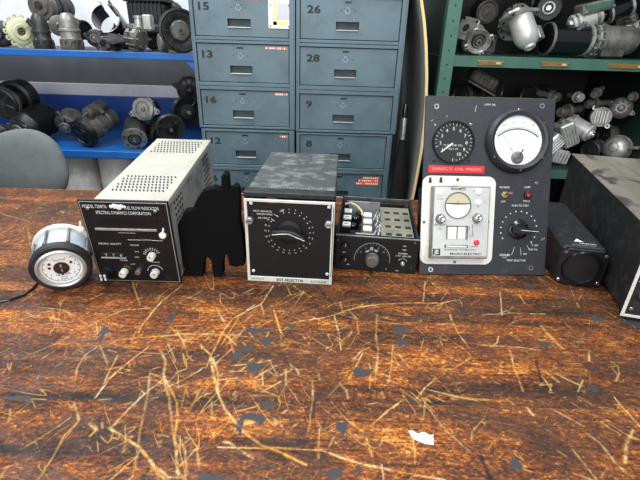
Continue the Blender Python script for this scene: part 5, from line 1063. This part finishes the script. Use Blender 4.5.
# ---- upper green shelf, bright pieces first
T = J('gear_pump', 'cast silver pump with square bolted flange beside the green upright', 'pump', 466, 28, 9.5, 1.99, (.50, .74, -.42), G1, ZG, 12)
w = T.w(); w.prism(rrect(2.2, 2.3, .35, 4), 0, .26, M['alu'], b=.05); [w.cyl(.15, -.03, .3, M['deep'], 12, Matrix.Translation((sx * .85, sy * .88, 0))) for sx in (-1, 1) for sy in (-1, 1)]; w.ring(.42, .62, -.10, 0, M['alu'], 28); w.cyl(.42, -.02, .02, M['dark'], 24); T.part('flange', w)
w = T.w(); w.lathe([(.95, .2), (.95, .6), (.80, .9), (.80, 1.9), (.5, 2.1), (0, 2.1)], M['dalu'], 32); w.box(-.35, .35, .5, 1.15, .5, 1.4, M['alu'], .1); T.part('body', w)
C2 = atY(479, 42, 1.90); X2 = frame(C2, Matrix.Rotation(math.atan2(-C2.x, C2.y), 3, 'Z') @ Vector((.22, -.90, -.34))); k = scl(C2)
w = T.wmb(X2 @ Matrix.Diagonal((k, k, k, 1))); w.lathe([(7, -26), (9.5, -24), (10, -8), (11, -6), (11.5, 0), (10.6, 0), (10, -2), (7.2, -2.5), (7.2, -6)], M['alu'], 40, None, True, False); w.cyl(7.2, -8, -5, M['deep'], 28)
[w.box(9.5, 14, -2.4, 2.4, -2.5, .2, M['alu'], .6, polar(0, a)) for a in (25, 115, 205, 295)]; [w.cyl(.9, .1, .5, M['deep'], 10, polar(12.4, a)) for a in (25, 115, 205, 295)]; T.part('drive_housing', w)
w = T.wmb(X2 @ Matrix.Diagonal((k, k, k, 1))); w.ring(4.4, 5.8, -6, -.8, M['chrome'], 28); w.cyl(3.2, -6, .6, M['dalu'], 20); w.cyl(1.2, .4, .9, M['deep'], 12); T.part('drive_shaft', w)
T = J('gear_pump', 'matt silver bell shaped housing hanging nose down at the middle of the green shelf', 'pump', 521, 22, 11.5, 1.98, (.46, -.36, -.81), G1, ZG)
w = T.w(); w.lathe([(1.0, -.3), (1.02, 0), (1.02, 1.4), (.96, 1.7), (.72, 2.15), (.5, 2.3), (.46, 2.5), (.3, 2.55), (.24, 2.45), (0, 2.45)], M['silver'], 40); T.part('bell', w)
w = T.w(); w.prism([(-2.0, -.5), (-1.5, -1.0), (1.2, -1.2), (1.6, -.6), (1.6, .7), (1.1, 1.2), (-1.4, 1.1), (-2.0, .5)], -.55, -.25, M['alu'], b=.06); [w.cyl(.14, -.6, -.2, M['deep'], 12, Matrix.Translation(p)) for p in ((1.25, .5, 0), (1.2, -.75, 0), (-1.5, .5, 0), (-1.4, -.6, 0))]; T.part('flange', w)
w = T.w(Matrix.Translation((1.2, .2, .9))); w.box(-.15, .5, -.35, .35, -.3, .9, M['alu'], .06); w.cyl(.1, .0, 1.0, M['deep'], 10, Matrix.Translation((.35, 0, 0))); T.part('bracket', w)
T = J('gear_pump', 'silver ring flanged pump body tucked behind the bell housing', 'pump', 513, 22, 14, 2.10, (.55, .75, -.2), G1, ZG); pump(T, 'alu', 'steel', 1.6, False)
T = J('gear_pump', 'dull pump with bright hex nut behind the square flanged pump', 'pump', 487, 44, 8, 2.06, (-.4, .85, .1), G1, ZG); pump(T, 'steel', 'steel', 1.6, True)
T = J('round_motor', 'dark round motor end with ring shaped boss above the black cylinder', 'motor', 549, 8, 12, 2.10, (.1, .98, .0), G1, ZG)
w = T.w(); w.lathe([(.6, .02), (.9, 0), (1, .1), (1, 1.8), (.5, 2)], M['dark'], 40); T.part('housing', w); w = T.w(); w.lathe([(.34, -.12), (.38, -.2), (.48, -.2), (.52, .0)], M['alu'], 28, None, False, False); w.prism(hexa(.22), -.2, .05, M['chrome']); T.part('boss', w)
# long starter-generator lying along the shelf
A = atY(545, 42, 1.99); B = atY(632, 42, 2.03); k = scl(A); r = 14.5 * k; A.z = B.z = ZG + r * 1.05; ax = (B - A); Ln = ax.length; T = Thing('starter_generator', 'long glossy black and grey cylinder motor lying along the green shelf', 'starter motor', Matrix.Translation(((A.x + B.x) / 2, A.y, ZG)), G1)
X = frame(A, ax); wl = lambda: T.wmb(X); zf = Ln * .50
T.part('black_barrel', wl().lathe([(r * .6, 0), (r * .98, 0), (r * 1.02, .004), (r * 1.02, .012), (r * .96, .014), (r * .96, zf - .03), (r * 1.02, zf - .028), (r * 1.02, zf - .015), (r * .9, zf - .012)], M['gloss'], 48), label='glossy black barrel')
w = wl(); w.ring(r * .9, r * 1.03, .0, .010, M['dalu'], 40); T.part('end_band', w); w = wl(); w.ring(r * .9, r * 1.04, zf - .03, zf - .016, M['alu'], 40); T.part('end_band', w)
w = wl(); w.ring(r * .5, r * 1.10, zf, zf + .012, M['alu'], 44, b=.002); w.ring(r * .5, r * 1.16, zf + .020, zf + .036, M['dalu'], 44, b=.002); w.cyl(r * .9, zf - .014, zf + .04, M['steel'], 30)
for i in range(12): w.cyl(.006, zf - .010, zf + .044, M['chrome'], 8, polar(r * 1.03, 30 * i))
T.part('coupling_flange', w)
T.part('grey_barrel', wl().lathe([(r * .9, zf + .036), (r * .94, zf + .045), (r * .94, Ln - .03), (r * .85, Ln - .006), (r * .5, Ln + .01), (0, Ln + .012)], M['dalu'], 44), label='dull grey barrel')
w = T.wmb(); c = (A + B) / 2; w.box(c.x + .02, c.x + .11, A.y - r * 1.04, A.y - r * .8, ZG + .003, ZG + .03, M['steel'], .003); T.part('foot_bracket', w)
w = wl(); w.cyl(.012, 0, .02, M['chrome'], 12, Matrix.Translation((0, 0, zf - .07)) @ Matrix.Rotation(R(125), 4, 'Z') @ Matrix.Translation((r * .95, 0, 0)) @ Matrix.Rotation(R(90), 4, 'Y')); T.part('terminal', w)
def lying(name, label, cat, p, q, Y, rp, mats_, grp, base, Y2=None):
    A = atY(p[0], p[1], Y); B = atY(q[0], q[1], Y2 or Y); r = rp * scl(A); T = Thing(name, label, cat, Matrix.Translation(((A.x + B.x) / 2, (A.y + B.y) / 2, base)), grp); L_ = (B - A).length; X = frame(A, B - A); wl = lambda: T.wmb(X)
    T.part('barrel', wl().lathe([(r * .35, -.3 * r), (r * .5, -.3 * r), (r * .55, 0), (r * .94, 0), (r, .08 * r), (r, L_ * .93), (r * .9, L_), (r * .3, L_ + .03 * r)], M[mats_[0]], 36))
    w = wl(); w.ring(r * .9, r * 1.08, L_ * .1, L_ * .1 + r * .22, M[mats_[1]], 32); T.part('flange_ring', w); w = wl(); w.ring(r * .9, r * 1.12, L_ * .78, L_ * .78 + r * .25, M[mats_[1]], 32); [w.cyl(r * .08, L_ * .76, L_ * .78 + r * .3, M['chrome'], 8, polar(r * 1.04, 45 * i)) for i in range(8)]; T.part('flange_ring', w)
    w = wl(); w.lathe([(r * .33, -.32 * r), (r * .30, -.45 * r), (0, -.45 * r)], M['chrome'], 18, None, True, False); T.part('end_fitting', w); return T
lying('cylinder_actuator', 'silver cylinder sloping up to the right above the glossy black barrel', 'actuator', (571, 25), (600, 15), 2.00, 8.5, ('silver', 'dalu'), G1, ZG)
lying('cylinder_actuator', 'shiny black cylinder at the upper right of the green shelf', 'actuator', (604, 15), (634, 4), 2.02, 9, ('gloss', 'alu'), G1, ZG)
c = atY(594, 6, 2.0); k = scl(c); T = Thing('junction_box', 'greenish grey rectangular box lid perched on the sloping silver cylinder', 'box', Matrix.Translation((c.x, c.y, c.z - .03)), G1); q = Matrix.Translation(c) @ Matrix.Rotation(R(-14), 4, 'Y')
w = T.wmb(q); w.box(-15 * k, 15 * k, -.04, .04, -6 * k, 4 * k, M['dalu'], .006); w.box(-12 * k, 12 * k, -.043, -.04, -3.5 * k, 2 * k, M['green'], .001); T.part('box', w); w = T.wmb(q); [w.cyl(.005, 0, .006, M['chrome'], 8, Matrix.Translation((sx * 13 * k, -.042, sz * 3 * k)) @ FX) for sx in (-1, 1) for sz in (-1, 1)]; T.part('screw', w)
T = J('round_motor', 'dull ring ended motor between black cylinder and grey barrel', 'motor', 626, 22, 9, 2.16, (.1, .98, .1), G1, ZG); alternator(T, 'steel', 'dark', 1.3, 2, False)
T = J('round_motor', 'dark motor in the top left corner of the green shelf with a bright ring', 'motor', 487, 12, 11, 2.20, (-.3, .9, .1), G1, ZG); starter(T, 'dark', 'steel', 2, False)
T = J('round_motor', 'small dark machine above the bell housing at the top of the frame', 'motor', 524, 3, 10, 2.25, (.4, .9, 0), G1, ZG); starter(T, 'dark', 'dark2', 2, False)
T = J('round_motor', 'dark cylinder in the shadow between bell housing and black barrel', 'motor', 562, 34, 10, 2.30, (.1, .95, 0), G1, ZG); alternator(T, 'dark', 'dark2', 1.2)
T = J('round_motor', 'silvery machine in the upper right corner of the frame', 'motor', 640, 32, 11, 2.10, (-.2, .95, 0), G1, ZG); alternator(T, 'dalu', 'steel', 1.2)
T = J('round_motor', 'dark machine far left of the green shelf behind the square flanged pump', 'motor', 470, 47, 9, 2.18, (-.2, .95, 0), G1, ZG); starter(T, 'dark', 'steel', 1.8, False)
# ---- lower green shelf
T = J('ribbed_cap', 'round silver cap with raised ribs and two ears facing out on the lower green shelf', 'cap', 601, 117, 9.8, 2.0, (-.25, .93, -.12), G2, ZG2)
w = T.w(); w.lathe([(.78, -.06), (.80, -.12), (.95, -.12), (1, 0), (1, .6), (.9, .8)], M['dalu'], 40); [w.box(-.06, .06, -.6, .6, -.16, -.06, M['silver'], .02, Matrix.Translation((x, 0, 0))) for x in (-.5, -.25, 0, .25, .5)]; T.part('cap', w)
for a in (48, 228): e = T.w(polar(0, a)); e.ring(.10, .24, -.05, .15, M['silver'], 14, Matrix.Translation((1.14, 0, 0))); T.part('ear', e)
w = T.w(); w.lathe([(.88, .7), (.88, 2.4), (.5, 2.6)], M['dark'], 32); T.part('housing', w)
T = J('round_motor', 'tarnished round ended motor right of the ribbed cap', 'motor', 621, 108, 10.5, 2.04, (-.1, .95, -.1), G2, ZG2); alternator(T, 'steel', 'dalu', 2.2, 2, False, 8)
lying('cylinder_actuator', 'white and silver canister lying below the ribbed cap', 'actuator', (590, 134), (568, 121), 1.96, 8.5, ('silver', 'alu'), G2, ZG2, 2.05)
for (px, py, w_, h_, an, lb) in ((566, 134, 7, 12, -28, 'ribbed silver block leaning beside the white canister'), (548, 145, 6, 13, 40, 'pale metal block tipped against the right edge of the gauge panel'), (556, 157, 8, 7, 10, 'squat silver fitting low behind the panel and dusty box')):
    c = atY(px, py, 1.98); k = scl(c); T = Thing('valve_block', lb, 'valve', Matrix.Translation((c.x, c.y, ZG2)), G2); q = Matrix.Translation(c) @ Matrix.Rotation(R(an), 4, 'Y')
    w = T.wmb(q); w.box(-w_ * k, w_ * k, -.04, .05, -h_ * k, h_ * k, M['alu'], .006); [w.box(-w_ * k * .8 + i * w_ * k * .4, -w_ * k * .8 + i * w_ * k * .4 + w_ * k * .15, -.046, -.04, -h_ * k * .8, h_ * k * .8, M['silver'], .002) for i in range(5)]; T.part('block', w)
    w = T.wmb(q); w.cyl(w_ * k * .4, h_ * k, h_ * k + .02, M['dalu'], 16); T.part('port', w)
T = J('round_motor', 'domed bright silver motor end just above the dusty box', 'motor', 616, 146, 12, 2.0, (.25, .90, -.2), G2, ZG2)
w = T.w(); w.lathe([(0, -.5), (.3, -.46), (.34, -.36), (.7, -.22), (.92, .05), (1, .3), (1, 1.8), (.7, 2)], M['alu'], 36); T.part('dome', w); w = T.w(); w.ring(.95, 1.1, .5, .7, M['dalu'], 36); T.part('clamp', w); w = T.w(polar(.9, 170)); w.tube([(0, 0, .1), (.4, 0, -.1), (.8, 0, -.1)], .16, M['dalu'], 10); T.part('port', w)
for (px, py, r_, ax_, lb, st) in ((556, 97, 6, (-.85, .4, .1), 'small silver elbow fitting right of the panel top corner', 'dalu'), (579.5, 97.5, 5.5, (-.5, .8, 0), 'small bright round plug fitting left of the ribbed cap', 'alu'), (595, 94, 5, (.3, .9, .3), 'small bolted silver clip fitting above the ribbed cap', 'dalu'), (632, 97, 5, (.2, .9, 0), 'dim little fitting at the far right of the lower green shelf', 'steel'),
                              (563, 112, 7, (.6, .7, .1), 'dark small fitting between panel edge and white canister', 'steel'), (590, 104, 6, (.8, .5, .1), 'dull narrow fitting against the left of the ribbed cap', 'steel')):
    T = J('pipe_fitting', lb, 'fitting', px, py, r_, 2.03, ax_, G2, ZG2)
    w = T.w(); w.lathe([(.4, -.4), (.75, -.38), (.8, -.1), (.6, 0), (.6, .5), (.95, .55), (1, .6), (1, 1.0), (.8, 1.1), (.5, 1.2), (.5, 3.2), (0, 3.2)], M[st], 24); T.part('body', w); w = T.w(); w.prism(hexa(.62), -.7, -.35, M['chrome' if st != 'steel' else 'dalu']); T.part('nut', w)
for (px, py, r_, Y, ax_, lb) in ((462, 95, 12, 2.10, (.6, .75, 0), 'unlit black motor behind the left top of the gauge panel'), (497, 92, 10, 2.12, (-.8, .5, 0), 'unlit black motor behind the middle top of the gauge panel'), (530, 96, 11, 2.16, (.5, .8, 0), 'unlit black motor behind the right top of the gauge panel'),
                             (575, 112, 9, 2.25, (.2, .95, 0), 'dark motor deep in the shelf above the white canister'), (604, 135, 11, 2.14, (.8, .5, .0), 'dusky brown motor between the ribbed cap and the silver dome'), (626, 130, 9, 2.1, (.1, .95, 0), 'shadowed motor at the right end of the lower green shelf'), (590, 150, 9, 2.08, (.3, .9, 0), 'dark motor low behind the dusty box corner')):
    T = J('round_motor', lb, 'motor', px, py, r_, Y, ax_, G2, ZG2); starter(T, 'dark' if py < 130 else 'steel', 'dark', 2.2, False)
c = atY(483, 80, 2.02); k = scl(c); T = Thing('casting', 'dim ribbed casting lying tilted above the gauge panel', 'casting', Matrix.Translation((c.x, c.y, ZG2)), G2); q = Matrix.Translation(c) @ Matrix.Rotation(R(25), 4, 'Y')
w = T.wmb(q); w.box(-15 * k, 14 * k, -.04, .05, -7 * k, 6 * k, M['steel'], .01); [w.box(-12 * k + i * 5 * k, -10 * k + i * 5 * k, -.048, -.04, -5 * k, 5 * k, M['steel'], .002) for i in range(5)]; T.part('body', w); w = T.wmb(q); w.box(-16 * k, 16 * k, -.05, .055, -8.5 * k, -7 * k, M['dalu'], .002); T.part('flange', w)
# ------------------------------------------------------------------ settle shelf items on their boards
bpy.context.view_layer.update()
for o in [o for o in COL.objects if o.parent is None and o.get('group') in (DN, DL, G1, G2)]:
    z = {DN: ZU, DL: ZLW, G1: ZG, G2: ZG2}[o['group']]
    lo = min((c.matrix_world @ v.co).z for c in o.children_recursive for v in c.data.vertices); d = lo - z
    mv = -d + .0004 if d < .02 else 0
    low = Vector((0, 0, lo - o.location.z))
    o.location.z += mv + low.z
    for c in o.children: c.location.z -= low.z      # the empty sits at the base of its thing
# ------------------------------------------------------------------ light
def area(name, loc, rot, sx, sy, p, col=(1, 1, 1)):
    l = bpy.data.lights.new(name, 'AREA'); l.shape = 'RECTANGLE'; l.size = sx; l.size_y = sy; l.energy = p; l.color = col
    o = bpy.data.objects.new(name, l); COL.objects.link(o); o.location = loc; o.rotation_euler = tuple(R(a) for a in rot); return o
area('ceiling_light', (-.5, .75, 2.75), (0, 0, 0), .35, 2.4, 44, (.95, .98, 1))
area('ceiling_light', (.75, .3, 2.75), (0, 0, 0), .35, 2.4, 40, (.95, .98, 1))
area('ceiling_light', (-1.7, 1.5, 2.75), (0, 0, 0), .35, 2.0, 52, (.95, .98, 1))
area('front_fill', (-.4, -2.4, 2.0), (72, 0, -4), 3.4, 1.6, 95, (.98, .99, 1))  # fill lamp added in front to light the locker faces
wd = bpy.data.worlds.new('world'); bpy.context.scene.world = wd; wd.use_nodes = True
wd.node_tree.nodes['Background'].inputs[0].default_value = (.93, .97, 1, 1); wd.node_tree.nodes['Background'].inputs[1].default_value = .34
vs_ = bpy.context.scene.view_settings
vs_.view_transform = 'Standard'; vs_.look = 'None'; vs_.gamma = 1; vs_.use_curve_mapping = False; vs_.exposure = 0.0
